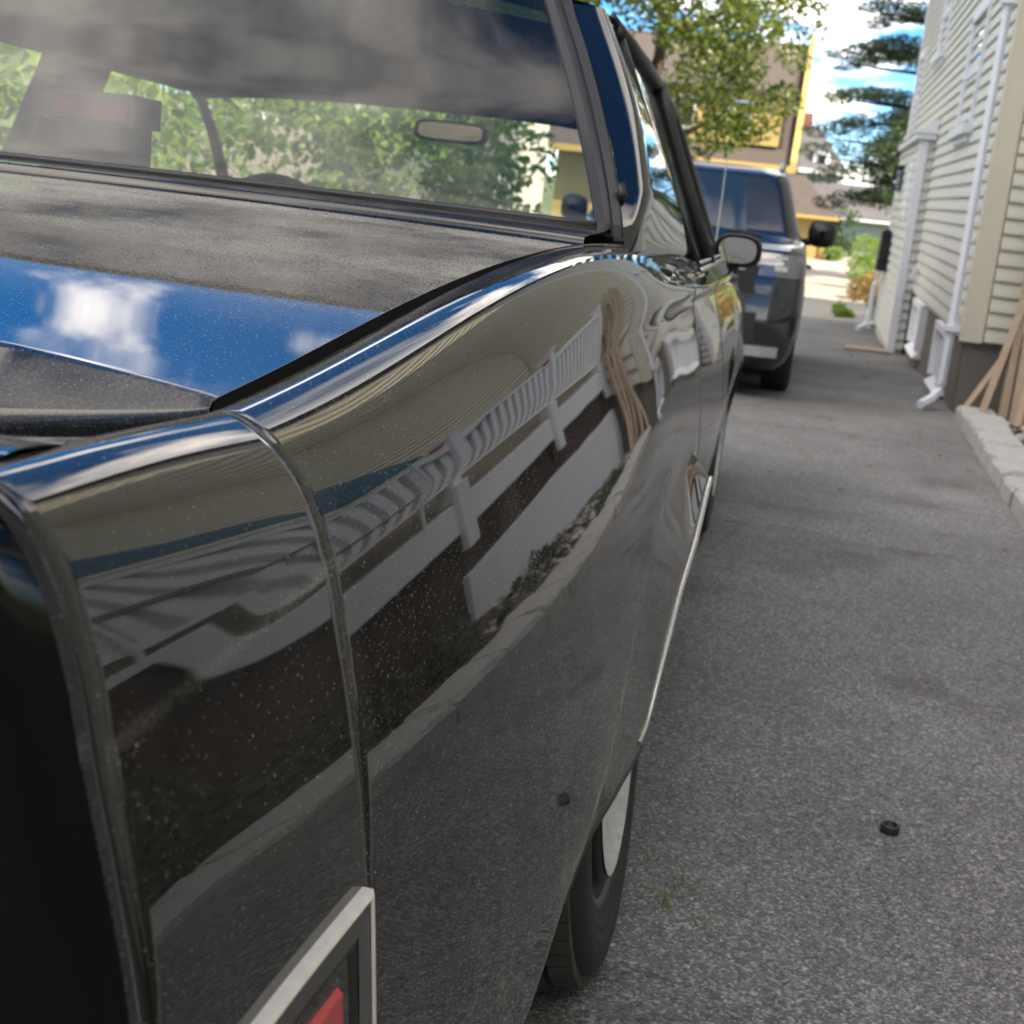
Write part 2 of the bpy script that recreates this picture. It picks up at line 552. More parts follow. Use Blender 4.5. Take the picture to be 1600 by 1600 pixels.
# ------------------------------------------------------------------ the black sedan
XC = -1.10                                     # its centre line, in its own frame
CF = Matrix(((0.999957, 0.009282, 0.0), (-0.009277, 0.9995, -0.030213), (-0.00028, 0.030211, 0.999543)))
C2W = CF.transposed()
CAR_O = Vector((XC, 3.2, 0.0))
car = empty("parked_sedan")
BASE0 = Vector((0, 0, 1)) - C2W @ Vector((0, 0, 1))
car.matrix_world = Matrix.Translation(C2W @ CAR_O + BASE0) @ C2W.to_4x4()
tag(car, "glossy black full-size sedan under a film of dust, parked along the driveway, rear corner nearest", "car")


def cp(name, verts, faces, mat, parent=None, smooth=False, **kw):
    vs = [(v[0] - CAR_O.x, v[1] - CAR_O.y, v[2]) for v in verts]
    o = link(name, vs, faces, mat, parent or car, smooth)
    for k, val in kw.items():
        o[k] = val
    return o


def cgrid(name, P, mat, parent=None, flip=False, mirror=False, smooth=True, dirt_sheen=None):
    P = np.asarray(P, float)
    src = P
    if mirror:
        P = P.copy()
        P[..., 0] = 2 * XC - P[..., 0]
        flip = not flip
    m = MB().grid(P, flip)
    o = cp(name, m.v, m.f, mat, parent, smooth)
    if dirt_sheen is not None:
        at = o.data.attributes.new("dirt_sheen", 'FLOAT', 'POINT')
        at.data.foreach_set("value", [dirt_sheen(*p) for p in src.reshape(-1, 3)])
    return o


def fair(pts, front, deg=4):
    """one fair curve through the measured points of the rear quarter, then on to the nose"""
    c = np.polyfit([p[0] for p in pts], [p[1] for p in pts], deg)
    kn = [.45, .8, 1.2, 1.6, 2.0, 2.4, 2.7]
    return sp(kn + [p[0] for p in front], [float(np.polyval(c, k)) for k in kn] + [p[1] for p in front])


Gx = fair([(.60, -.322), (.76, -.320), (.90, -.321), (1.10, -.314), (1.35, -.298), (1.70, -.276), (2.0, -.254), (2.45, -.222), (2.7, -.212)], [(3.6, -.215), (4.7, -.235), (6.0, -.30)])
Gz = fair([(.50, .867), (.62, .850), (.76, .866), (.90, .883), (1.10, .909), (1.35, .939), (1.70, .964), (2.0, .974), (2.45, .958), (2.8, .936)], [(3.6, .936), (4.7, .932), (6.0, .87)])
Tx = fair([(.60, -.294), (.76, -.290), (.92, -.284), (1.10, -.270), (1.40, -.250), (1.85, -.229), (2.2, -.215), (2.5, -.203), (2.8, -.194)], [(3.6, -.193), (4.7, -.205), (6.0, -.26)])
Tz = fair([(.50, .871), (.76, .872), (.92, .893), (1.10, .920), (1.40, .950), (1.85, .972), (2.2, .967), (2.5, .945), (2.8, .928)], [(3.6, .929), (4.7, .922), (6.0, .85)])
Fx = fair([(.50, -.2570), (.76, -.2405), (.95, -.2240), (1.2, -.2085), (1.65, -.195), (2.2, -.186), (2.8, -.181)], [(3.6, -.180), (4.8, -.185), (6.0, -.235)])
Fz = fair([(.50, .757), (.76, .787), (.95, .811), (1.2, .834), (1.65, .857), (2.2, .867), (2.8, .874)], [(3.6, .874), (4.8, .862), (6.0, .80)])
def capped(f, tail):
    """the end cap has its own line behind the seam"""
    g = sp([p[0] for p in tail] + [.76], [p[1] for p in tail] + [f(.76)])
    return lambda y: g(y) if y < .7595 else f(y)


Gx = capped(Gx, [(.49, -.322), (.62, -.322)])
Gz = capped(Gz, [(.49, .874), (.62, .873)])
Tx = capped(Tx, [(.49, -.287), (.62, -.289)])
Tz = capped(Tz, [(.49, .881), (.62, .879)])
Fx = capped(Fx, [(.49, -.2455), (.62, -.2435)])
Fz = capped(Fz, [(.49, .768), (.62, .776)])
deck_z = sp([.76, .90, 1.10, 1.35, 1.70, 2.0], [.868, .882, .908, .938, .966, .979])
Kp = [(.50, -.203, .52), (.76, -.188, .50), (1.0, -.150, .45), (1.2, -.131, .40), (1.3, -.1265, .385), (1.43, -.1245, .410), (1.55, -.128, .455), (1.7, -.134, .515), (1.85, -.140, .563), (2.0, -.143, .605), (2.25, -.143, .622), (2.5, -.140, .612), (2.8, -.133, .60), (3.4, -.124, .60), (4.1, -.135, .62), (4.4, -.140, .68), (4.75, -.143, .70), (5.1, -.16, .62), (6.0, -.22, .5)]
Kfront, Kz = pc([p[0] for p in Kp], [p[1] for p in Kp]), pc([p[0] for p in Kp], [p[2] for p in Kp])


def Kx(y):
    w = min(1.0, max(0.0, (y - 2.3) / .9))
    w = w * w * (3 - 2 * w)
    return (1 - w) * (Fx(y) + .177 * (Fz(y) - Kz(y))) + w * Kfront(y)


Lp = [(.50, -.19, .30), (.76, -.168, .29), (1.0, -.150, .28), (1.16, -.143, .28), (1.24, -.133, .338), (1.38, -.131, .362), (1.52, -.118, .368), (1.75, -.106, .358), (1.88, -.104, .396), (2.1, -.103, .452), (2.35, -.099, .50), (2.62, -.099, .557), (2.66, -.115, .46), (2.70, -.135, .30), (2.76, -.15, .22), (3.4, -.165, .20), (4.2, -.175, .20), (4.32, -.17, .34), (4.45, -.14, .56), (4.75, -.130, .62), (5.05, -.14, .54), (5.15, -.18, .30), (6.0, -.24, .25)]
Lx, Lz = pc([p[0] for p in Lp], [p[1] for p in Lp]), pc([p[0] for p in Lp], [p[2] for p in Lp])


def section(y, rT=0.030, rF=0.007):
    G, T, F, K, L = ((f(y), g(y)) for f, g in ((Gx, Gz), (Tx, Tz), (Fx, Fz), (Kx, Kz), (Lx, Lz)))
    G, T, F, K, L = map(np.array, (G, T, F, K, L))
    Mid = 0.5 * (F + K) + np.array([0.0105, 0.003])
    Mid2 = 0.5 * (T + F) + np.array([0.004, 0.0025])
    T = T + np.array([-.004, -.011])
    A = G + .5 * (T - G) + np.array([0, .0040])
    D = T + .45 * (F - T) + np.array([.0085, .0040])
    ctl = [G, A, T, D, F + np.array([0, .002])]
    tt = np.concatenate([[0], np.cumsum([np.linalg.norm(b - a) for a, b in zip(ctl[:-1], ctl[1:])])])
    fx, fz = sp(tt, [c[0] for c in ctl]), sp(tt, [c[1] for c in ctl])
    top = [np.array([fx(q), fz(q)]) for q in np.linspace(0, tt[-1] * .84, 30)]
    poly = [top[-1], F, Mid, K, L, L + np.array([-0.025, 0.004])]
    return np.concatenate([top, fillet(poly, [0, rF, .16, .022, .006, 0], 5, 7)[1:]])


def flank_dirt_sheen(x, y, z):
    """road dust: a little more low down, a pale line on the wheel-arch ridge, the lower edge and the belt ridge; plus a painted seam highlight"""
    d = .08 * max(0.0, min(1.0, (.66 - z) / .3)) * max(.25, min(1.0, (y - .75) / .5))
    if 1.22 < y < 2.6:
        k = abs(z - Kz(y))
        d += .26 * math.exp(-(k / .0065)**2) * min(1, (2.6 - y) / .3) + .05 * math.exp(-(k / .03)**2)
    e = abs(z - Lz(y))
    if y < 1.75:
        d += .30 * math.exp(-(e / .010)**2)
    d += .09 * math.exp(-((y - .759) / .0016)**2)  # highlight along the end-cap seam, painted pale
    if y < 2.4:
        d += .10 * math.exp(-(abs(z - Fz(y)) / .004)**2)
    return d


def panel(name, y0, y1, mat, step=0.012, parent=None, split=None, edge=0.0016):
    """a stretch of the right flank with rolled-in end edges, and its twin on the left"""
    ys = list(np.linspace(y0, y1, max(4, int((y1 - y0) / step))))
    rows = []
    def row(y, inset=0.0, dy=0.0):
        s = section(y)
        return [(p[0] - inset, y + dy, p[1] - inset * 0.35) for p in s]
    rows.append(row(y0, 0.012, 0.0004))
    rows.append(row(y0, edge, 0.0))
    rows.append(row(y0, edge * 0.3, edge * 0.35))
    for y in ys:
        rows.append(row(min(max(y, y0 + edge), y1 - edge)))
    rows.append(row(y1, edge * 0.3, -edge * 0.35))
    rows.append(row(y1, edge, 0.0))
    rows.append(row(y1, 0.012, -0.0004))
    P = np.array(rows)
    a = cgrid(name, P, mat, parent, flip=True, dirt_sheen=flank_dirt_sheen)
    b = cgrid(name, P, mat, parent, flip=True, mirror=True, dirt_sheen=flank_dirt_sheen)
    return a, b


panel("quarter_panel", .7600, 2.720, 'paint_side', 0.010)
panel("rear_door", 2.728, 3.40, 'paint_side', 0.02)
fd = panel("front_door", 3.408, 4.60, 'paint_side', 0.03)
panel("front_fender", 4.608, 6.00, 'paint_side', 0.03)
panel("fender_end_cap", .502, .7582, 'paint_cap', 0.008, edge=0.0016)

# rolled rim round the open tail end of each fender, the lamp lens inside it
for mir in (False, True):
    rim = []
    s0 = section(.502)
    c = np.array([-.40, .60])
    for ins, y in ((0.0, .508), (0.001, .501), (.0035, .498), (.006, .4985), (.008, .502), (.010, .53)):
        rr = []
        for p in s0[:-1]:
            d = (c - p) / np.linalg.norm(c - p)
            q = p + d * ins
            rr.append((q[0], y, q[1]))
        rim.append(rr)
    cgrid("lamp_rim", rim, 'paint_clean', mirror=mir)
    sec = [p for p in s0 if p[1] > .33]
    Pl = []
    for k in range(7):
        t = k / 6
        Pl.append([((p[0] - .008) * (1 - t) + (-.37) * t, .512 - .012 * math.sin(math.pi * min(1, t * 1.1)), min(p[1] - .012, .862)) for p in sec])
    cgrid("tail_lamp", Pl, 'smoked', mirror=mir, flip=True)

# rear face between the lamps, ledge over it, bumper
m = MB()
m.box((2 * XC + .37, .515, .33), (-.37, .60, .845))
cp("rear_panel", m.v, m.f, 'paint_cap')
def lid_h(x):
    """height of the lid's turned-down rear face: fades out towards the corners"""
    d = min(-.334 - x, x - (2 * XC + .334))
    return .040 * max(0.0, min(1.0, (d + .004) / .17))**.8


led = []
zl = sp([.50, .54, .60, .70, .76, .79], [.866, .877, .874, .869, .864, .862])
for y in np.linspace(.496, .79, 30):
    k = min(1.0, max(0.0, (y - .56) / .215))
    k = k * k * (3 - 2 * k)
    led.append([(x, y, (zl(max(y, .5)) if y > .5 else .86) * (1 - k) + k * (.864 - lid_h(x))) for x in np.linspace(2 * XC + .318, -.318, 60)])
cgrid("rear_ledge", led, 'paint_clean')
bm_ = []
for k in range(13):
    a = -math.pi / 2 + math.pi * k / 12
    bm_.append([(x, .50 - .10 * math.cos(a) * (1 - .25 * (abs(x - XC) / .95)**4), .40 + .09 * math.sin(a)) for x in np.linspace(2 * XC + .20, -.20, 30)])
cgrid("rear_bumper", bm_, 'chrome')

# trunk lid: crowned deck with rolled edges and a turned-down rear lip
def lid_x(y):
    return Gx(y) - .0105
rows, fold = [], []
vlist = [-1.06, -1.02, -1.0, -.8, -.6, -.4, -.2, -.1, -.04, -.01, 0.0, .001, .002, .004, .007, .012, .03] + list(np.linspace(.05, .985, 100)) + [.996, 1.0]
for v in vlist:
    row = []
    uh = np.concatenate([np.linspace(0, .985, 100), [.990, .994, .9965, .998, .9992, 1.0]])
    us = np.concatenate([-uh[:0:-1], uh])
    yy = .80 + v if v > 0 else .80
    xr0 = lid_x(.80)
    for u in us:
        x0 = XC + u * (xr0 - XC)
        h = lid_h(x0)
        ya = .796 + 1.3 * h
        y = ya + (1.812 - ya) * v if v >= 0 else .792 + (ya - .792) * (1 + max(v, -1.0))
        xr = lid_x(max(y, .80))
        x = XC + u * (xr - XC)
        z = deck_z(max(y, .80)) + .000 + .010 * (1 - u * u)
        if v < 0:
            z = deck_z(.80 + 1.3 * h) + .000 + .010 * (1 - u * u) - (h + .004) * (-max(v, -1.0)) - (0.02 * (-v - 1) / .06 if v < -1 else 0)
            y += .01 * max(0, -v - 1) / .06
        elif v < .007:
            z -= .0016 * (1 - v / .007)**2
        if v > .99:
            z -= .018 * (v - .985) / .015
        row.append((x, y, z))
    e = abs(row[-1][0] - XC)
    yl, zl_ = row[-1][1], row[-1][2]
    row[0] = (row[0][0] + .002, row[0][1], row[0][2] - .0012)
    row[-1] = (row[-1][0] - .002, row[-1][1], row[-1][2] - .0012)
    rows.append(row)
    if v >= 0:
        fold.append([(XC + e - .0005, yl, zl_ - .0010), (XC + e - .0015, yl, zl_ - .010), (XC + e - .004, yl, zl_ - .03)])
lid = cgrid("trunk_lid", rows, 'paint_deck', dirt_sheen=lambda x, y, z: .45 * max(0, min(1, (y - 1.0) / .35)) + .16 * (y < .86 and z < deck_z(.82) + .002))  # paints the low-angle haze forward, and dust with reflected grey on the rear face
for mir in (False, True):
    cgrid("lid_edge_fold", fold, 'trim', mirror=mir)
# dark channel under the lid gap
for mir in (False, True):
    ch = []
    for y in np.linspace(.765, 1.99, 40):
        ch.append([(Gx(y) - .030, y, Gz(y) - .020), (Gx(y) - .006, y, Gz(y) - .024), (Gx(y) + .004, y, Gz(y) - .004)])
    cgrid("lid_channel", ch, 'trim', mirror=mir)

# deck strip ahead of the lid, below the rear window
rows = []
for y, z in ((1.818, .968), (1.820, .982), (1.85, .985), (1.93, .990), (1.975, .996), (1.99, .985)):
    xr = Gx(y) - .004
    rows.append([(XC + u * (xr - XC), y, z + .010 * (1 - u * u)) for u in np.linspace(-1, 1, 41)])
cgrid("deck_strip", rows, 'paint_deck')

# ---- roof, pillars, windows
def xg(z, y):
    return -.196 - .435 * (z - .948) - .03 * max(0.0, y - 2.8)


Rz = [.920, .991, 1.048, 1.142, 1.242, 1.345]
Rx, Ry = pc(Rz, [-.225, -.243, -.265, -.307, -.358, -.418]), pc(Rz, [1.95, 2.0, 2.07, 2.17, 2.27, 2.375])
Nz = [.90, .948, 1.081, 1.171, 1.257, 1.316, 1.345]
Nx, Ny = pc(Nz, [-.183, -.196, -.24, -.276, -.32, -.354, -.371]), pc(Nz, [2.83, 2.8, 2.60, 2.50, 2.455, 2.45, 2.45])
for mir in (False, True):
    P = []
    for z in np.linspace(.925, 1.345, 44):
        a = np.array([Rx(z), Ry(z)])
        b = np.array([Nx(z), Ny(z)])
        c1 = np.array([b[0] + .005 - .034 * max(0.0, min(1.0, (1.05 - z) / .10)), a[1] + .022])
        flat = fillet([a, c1, b], [0, .03, 0], 10, 12)
        flare = max(0.0, (.968 - z) / .03)
        row = []
        for q in flat:
            row.append((q[0] - .016 * flare**1.5, q[1], z))
        P.append(row)
    cgrid("roof_pillar", P, 'paint_clean', mirror=mir)

# roof skin
rows = []
for y in np.linspace(2.40, 3.97, 36):
    zc_ = 1.405 + .028 * (1 - ((y - 3.1) / .75)**2) - (.03 if y > 3.93 else 0) - .012
    xe = -.372 - .03 * max(0, y - 2.8)
    ze = 1.345 + .010 * min(1.0, (y - 2.40) / .5) * (1 if y < 3.4 else max(0, 1 - (y - 3.4) * 2))
    row = []
    for u in np.linspace(-1, 1, 49):
        x = XC + u * (xe - XC)
        row.append((x, y, zc_ - (zc_ - ze) * abs(u)**3.2))
    rows.append(row)
cgrid("roof", rows, 'paint_side')
for mir in (False, True):
    rail = [(-.360 - .03 * max(0, y - 2.8), y, 1.338 if y < 3.6 else 1.338 - .10 * (y - 3.6)) for y in np.linspace(2.45, 3.97, 24)]
    mb = MB().tube(rail, .007, 6)
    v = mb.v if not mir else [(2 * XC - p[0], p[1], p[2]) for p in mb.v]
    cp("drip_rail", v, mb.f, 'trim', smooth=True)
    # windscreen pillar
    ap = [(-.396, 3.95, 1.318), (-.372, 4.12, 1.26), (-.334, 4.34, 1.14), (-.285, 4.58, .985), (-.265, 4.66, .93)]
    mb = MB().tube(ap, [.014, .016, .018, .022, .026], 8)
    v = mb.v if not mir else [(2 * XC - p[0], p[1], p[2]) for p in mb.v]
    cp("windscreen_pillar", v, mb.f, 'trim', smooth=True)
    # door window frames: dark strips round the glass
    fr = MB()
    fr.tube([(xg(z, 2.7) + .004, y, z) for y, z in ((2.50, 1.315), (2.535, 1.22), (2.62, 1.10), (2.80, .955))], .009, 6)
    fr.tube([(xg(z, 3.42) + .004, 3.42, z) for z in (.935, 1.1, 1.25, 1.335)], .017, 6)
    fr.tube([(xg(z, y) + .004, y, z) for y, z in ((2.49, 1.320), (3.0, 1.33), (3.6, 1.33), (3.95, 1.305))], .014, 6)
    v = fr.v if not mir else [(2 * XC - p[0], p[1], p[2]) for p in fr.v]
    cp("window_frame", v, fr.f, 'trim', smooth=True)
    bl = MB()
    for y0, y1 in ((2.80, 3.40), (3.41, 4.60)):
        for dz, r in ((.0, .006), (.014, .004)):
            bl.tube([(xg(.935, y) + .010 - dz * .3, y, .934 + dz) for y in np.linspace(y0, y1, 8)], r, 6)
    v = bl.v if not mir else [(2 * XC - p[0], p[1], p[2]) for p in bl.v]
    cp("belt_moulding", v, bl.f, 'dull_chrome', smooth=True)
    for y0, y1, nm in ((2.52, 3.405, "rear_side_window"), (3.435, 4.55, "front_side_window")):
        P = []
        for z in np.linspace(.93, 1.335, 12):
            ya, yb = y0, y1
            if nm.startswith("rear"):
                ya = Ny(min(z, 1.34)) + .012
            else:
                yb = min(y1, 3.93 + (1.335 - z) * 1.72)
            P.append([(xg(z, y) - .004, y, z) for y in np.linspace(ya, yb, 10)])
        cgrid(nm, P, 'glass', mirror=mir)

# rear window with its black surround
GR = pc([.99, 1.002, 1.044, 1.137, 1.236, 1.344, 1.37], [-.279, -.282, -.300, -.347, -.399, -.460, -.475])
GY = pc([.99, 1.002, 1.044, 1.137, 1.236, 1.344, 1.37], [1.978, 1.99, 2.04, 2.15, 2.25, 2.36, 2.386])
P = []
for z in np.linspace(.995, 1.366, 26):
    xr = GR(z)
    P.append([(XC + u * (xr - XC), GY(z) - .030 * (1 - u * u), z + .006 * (1 - u * u)) for u in np.linspace(-1, 1, 31)])
cgrid("rear_window", P, 'glass', flip=True)
for mir in (False, True):
    P = []
    for z in np.linspace(.985, 1.366, 24):
        zz = min(max(z, .99), 1.345)
        x0, y0, x1, y1 = GR(z), GY(z), Rx(zz), Ry(zz)
        P.append([(x0 - .004, y0 + .004, z), (x0 + .002, y0 - .006, z), (x0 + .35 * (x1 - x0), y0 - .010 + .35 * (y1 - y0), z),
                  (x0 + .62 * (x1 - x0), y0 - .007 + .62 * (y1 - y0), z), (x0 + .66 * (x1 - x0), y0 - .013 + .66 * (y1 - y0), z),
                  (x0 + .94 * (x1 - x0), y0 - .010 + .94 * (y1 - y0), z), (x1 - .001, y1 + .002, z)])
    cgrid("rear_window_surround", P, 'trim', mirror=mir, flip=True, smooth=False)
mb = MB()
mb.tube([(XC + u * (-.282 - XC), 1.984 - .030 * (1 - u * u), .997 + .006 * (1 - u * u)) for u in np.linspace(-1, 1, 31)], .007, 6)
cp("lower_gasket", mb.v, mb.f, 'trim', smooth=True)
P = [[(XC + u * (-.475 - XC), 2.37 - .03 * (1 - u * u), 1.362 + .01 * (1 - u * u)) for u in np.linspace(-1, 1, 21)],
     [(XC + u * (-.44 - XC), 2.43 - .03 * (1 - u * u), 1.388 + .01 * (1 - u * u)) for u in np.linspace(-1, 1, 21)]]
cgrid("upper_gasket", P, 'trim')

# windscreen, bonnet, nose
P = []
for t in np.linspace(0, 1, 12):
    xe = -.385 + t * (.12)
    P.append([(XC + u * (xe - XC), 3.96 + .72 * t + .10 * (1 - u * u), 1.335 - .385 * t + .02 * (1 - u * u)) for u in np.linspace(-1, 1, 21)])
cgrid("windscreen", P, 'glass')
rows = []
for y in list(np.linspace(4.78, 5.98, 16)) + [6.02]:
    row = []
    for u in np.linspace(-1, 1, 25):
        xr = Gx(min(y, 6.0)) - .006
        row.append((XC + u * (xr - XC), y, Gz(min(y, 6.0)) + .02 * (1 - u * u) - (.02 if y > 6 else 0)))
    rows.append(row)
cgrid("bonnet", rows, 'paint_deck')
m = MB()
m.box((2 * XC + .26, 5.98, .45), (-.26, 6.02, .84))
for x in np.linspace(2 * XC + .6, -.6, 21):
    m.box((x - .006, 6.02, .50), (x + .006, 6.03, .80))
cp("grille", m.v, m.f, 'chrome')
m = MB()
m.box((2 * XC + .20, 6.0, .30), (-.20, 6.12, .48))
cp("front_bumper", m.v, m.f, 'chrome')

# dark shell inside: floor, wells, firewall
m = MB()
m.box((2 * XC + .36, .60, .24), (-.36, 5.95, .30))
m.box((2 * XC + .36, .62, .30), (-.36, 1.95, .80))
m.box((2 * XC + .36, 4.70, .30), (-.36, 5.95, .86))
m.box((2 * XC + .27, 2.45, .22), (-.27, 4.22, .52))
cp("underbody", m.v, m.f, 'black')

# cabin
m = MB()
m.box((2 * XC + .31, 1.90, .80), (-.31, 2.42, .985))
cp("parcel_shelf", m.v, m.f, 'interior')
m = MB()
m.box((2 * XC + .31, 2.42, .5), (-.31, 2.62, .975))
m.box((2 * XC + .31, 2.5, .52), (-.31, 3.0, .62))
cp("rear_seat", m.v, m.f, 'interior2')
for cx in (-1.50, -.70):
    m = MB()
    m.add(*[[(cx + a * .27, 3.30 + b, z) for z, b in ((.55, .05), (.95, .0)) for a in (-1, 1) for b in (b, b + .16)], [(0, 1, 3, 2), (4, 6, 7, 5), (0, 2, 6, 4), (1, 5, 7, 3), (0, 4, 5, 1), (2, 3, 7, 6)]])
    m.box((cx - .27, 3.4, .5), (cx + .27, 3.95, .64))
    cp("front_seat", m.v, m.f, 'interior2')
P = []
for a, z in ((4.10, .80), (4.12, .95), (4.20, .995), (4.40, .995), (4.70, .955)):
    P.append([(x, a - .0 + .03 * math.cos(x * 5), z) for x in np.linspace(2 * XC + .30, -.30, 17)])
cgrid("dashboard", P, 'interior')
m = MB()
m.tube([(-1.50 + .19 * math.cos(t), 4.02 - .08 * math.sin(t), .86 + .17 * math.sin(t)) for t in np.linspace(0, 2 * math.pi, 33)], .013, 6, cap=False)
cp("steering_wheel", m.v, m.f, 'interior', smooth=True)
P = []
for y, z in ((2.42, 1.345), (2.6, 1.36), (3.3, 1.365), (3.85, 1.335), (3.93, 1.255)):
    P.append([(XC + u * .66, y, z - .03 * abs(u)**3) for u in np.linspace(-1, 1, 11)])
cgrid("headliner", P, 'interior')
for mir in (False, True):
    m = MB()
    m.prism([(2 * XC + .235, .93), (2 * XC + .30, .93), (2 * XC + .46, 1.33), (2 * XC + .40, 1.33)], 1, 3.22, 3.46)
    m.add([(2 * XC + .385, 2.50, 1.255), (2 * XC + .41, 4.05, 1.245), (2 * XC + .44, 4.05, 1.25), (2 * XC + .44, 2.50, 1.26), (2 * XC + .40, 2.50, 1.36), (2 * XC + .43, 4.05, 1.33), (2 * XC + .52, 4.05, 1.35), (2 * XC + .50, 2.50, 1.37)],
          [(0, 3, 2, 1), (4, 5, 6, 7), (0, 1, 5, 4), (1, 2, 6, 5), (2, 3, 7, 6), (3, 0, 4, 7)])
    v = [(2 * XC - p[0], p[1], p[2]) for p in m.v] if not mir else m.v
    cp("pillar_trim", v, m.f, 'interior')
# inside mirror
m = MB()
ou = [(-1.03 + .108 * math.copysign(abs(math.cos(a))**.38, math.cos(a)), 1.213 + .030 * math.copysign(abs(math.sin(a))**.5, math.sin(a))) for a in np.linspace(0, 2 * math.pi, 29)[:-1]]
m.prism(ou, 1, 4.075, 4.10)
m.tube([(-1.03, 4.10, 1.23), (-1.04, 4.14, 1.29)], .008, 6)
rv = cp("rear_view_mirror", m.v, m.f, 'trim')
m = MB()
inn = [(-1.03 + (x + 1.03) * .88, 1.213 + (z - 1.213) * .74) for x, z in ou]
m.prism(inn, 1, 4.0715, 4.073)
cp("mirror_glass", m.v, m.f, 'mirror', rv)
# high brake lamp behind the rear window
m = MB()
m.box((-1.245, 2.20, 1.072), (-1.085, 2.30, 1.122))
bl_ = cp("high_brake_lamp", m.v, m.f, 'interior')
m = MB()
m.box((-1.225, 2.196, 1.078), (-1.097, 2.1995, 1.108))
cp("lamp_lens", m.v, m.f, pbr("dim red lens", (0.09, 0.008, 0.02), 0.4), bl_)
m = MB()
m.box((-1.235, 2.24, .985), (-1.095, 2.29, 1.072))
cp("lamp_stem", m.v, m.f, 'interior', bl_)

# chrome lip on the rear wheel arch
for mir in (False, True):
    rows = []
    for y in np.linspace(1.70, 2.615, 60):
        w = min(1.0, max(0.0, (y - 1.70) / .3))
        x, z = Lx(y), Lz(y)
        r = .0016 + .0022 * w
        rows.append([(x - .004, y, z + .007), (x + .35 * r, y, z + .0085), (x + r, y, z + .004), (x + .8 * r, y, z - .0015), (x - .002, y, z - .004), (x - .010, y, z - .004), (x - .03, y, z - .001)])
    cgrid("arch_moulding", rows, 'dull_chrome', mirror=mir)
    rows = []
    for y in np.linspace(1.27, 1.705, 40):
        x, z = Lx(y), Lz(y)
        r = .0030 * min(1.0, (y - 1.265) / .12)
        rows.append([(x - .004, y, z + .003), (x + .5 * r, y, z + .0045), (x + r + .001, y, z + .001), (x + r, y, z - .006), (x - .004, y, z - .009), (x - .012, y, z - .008), (x - .03, y, z - .003)])
    cgrid("arch_seal", rows, 'trim', mirror=mir)
    rows = []
    for y in list(np.linspace(1.15, 2.70, 60)):
        x, z = Lx(y), Lz(y)
        rows.append([(x - .004, y, z - .003), (x - .020, y, z - .004), (x - .035, y, z + .006), (x - .05, y, z + .09)])
    cgrid("arch_lip", rows, 'trim', mirror=mir)
    # arch liner
    rows = []
    for k in range(25):
        a = math.radians(-15 + 210 * k / 24)
        rows.append([(x, 1.90 + .70 * math.cos(a), .28 + .38 * math.sin(a)) for x in (-.20, -.36, -.50)])
    cgrid("arch_liner", rows, 'black', mirror=mir)

# wheels
def wheel(x_out, yc, right=True):
    s = 1 if right else -1
    w = empty("wheel")
    w.parent = car
    w.location = (x_out - CAR_O.x, yc - CAR_O.y, .326)
    w.rotation_euler = (0, math.radians(-5.0 if right else 5.0) if yc < 3 else 0, 0)
    R_ = .328
    side = [(.185, -.026), (.192, -.021), (.205, -.0165), (.225, -.011), (.244, -.007), (.246, -.0048), (.250, -.0046), (.252, -.0056), (.262, -.0032), (.264, -.0012), (.268, -.0010), (.270, -.0016), (.285, .0), (.296, -.003), (.305, -.010), (.311, -.020)]
    prof = [(r, x * 1.0) for r, x in side]
    tv, tf = lathe([(.185, -.05)] + prof + [(.311, -.175), (.298, -.186), (.25, -.195), (.19, -.185)], 96)
    if not right:
        tv = [(-a, b, c) for a, b, c in tv]
        tf = [f[::-1] for f in tf]
    link("tyre", tv, tf, 'rubber', w, True)
    # tread: ribs with cross cuts
    nb = 64
    tb = MB()
    for k in range(nb):
        a0, a1 = 2 * math.pi * (k + .06) / nb, 2 * math.pi * (k + .90) / nb
        for x0, x1, sk in ((-.020, -.052, .0), (-.060, -.092, .5), (-.100, -.132, .0), (-.140, -.174, .5)):
            b0, b1 = a0 + sk * .05, a1 + sk * .05
            vs = []
            for r in (.305, R_):
                dr = .003 if (x0 == -.020 and r == R_) else 0
                for aa in (b0, (b0 + b1) / 2, b1):
                    for xx in (x0, x1):
                        rr = r - (dr if xx == x0 else 0)
                        vs.append((s * xx, rr * math.cos(aa), rr * math.sin(aa)))
            fs = [(0, 2, 3, 1), (2, 4, 5, 3), (6, 7, 9, 8), (8, 9, 11, 10), (0, 1, 7, 6), (4, 10, 11, 5), (0, 6, 8, 2), (2, 8, 10, 4), (1, 3, 9, 7), (3, 5, 11, 9)]
            tb.add(vs, fs)
    t = link("tread", tb.v, tb.f, 'tread', w)
    wv, wf = lathe([(.2125, -.0145), (.214, -.0128), (.2190, -.0112), (.2250, -.0096), (.2262, -.0112)], 96)
    wv2, wf2 = lathe([(.2085, -.0160), (.210, -.0142), (.2125, .0030), (.2145, .0006)], 96)
    if not right:
        wv = [(-a, b, c) for a, b, c in wv]
    link("sidewall_band", wv, wf, 'grey_plastic', w, True)
    lv, lf = lathe([(.150, -.0270), (.158, -.0220), (.1680, -.0165), (.1770, -.0005), (.1815, .0002)], 96)
    if not right:
        lv = [(-a, b, c) for a, b, c in lv]
    link("rim_lip", lv, lf, 'white_rubber', w, True)
    rv_, rf_ = lathe([(.0001, -.022), (.03, -.020), (.05, -.028), (.06, -.034), (.13, -.040), (.15, -.030), (.168, -.020), (.1785, -.004), (.181, -.0022), (.186, -.003), (.190, -.012), (.186, -.05)], 72)
    if not right:
        rv_ = [(-a, b, c) for a, b, c in rv_]
    link("wheel_cover", rv_, rf_, 'steel', w, True)
    return w


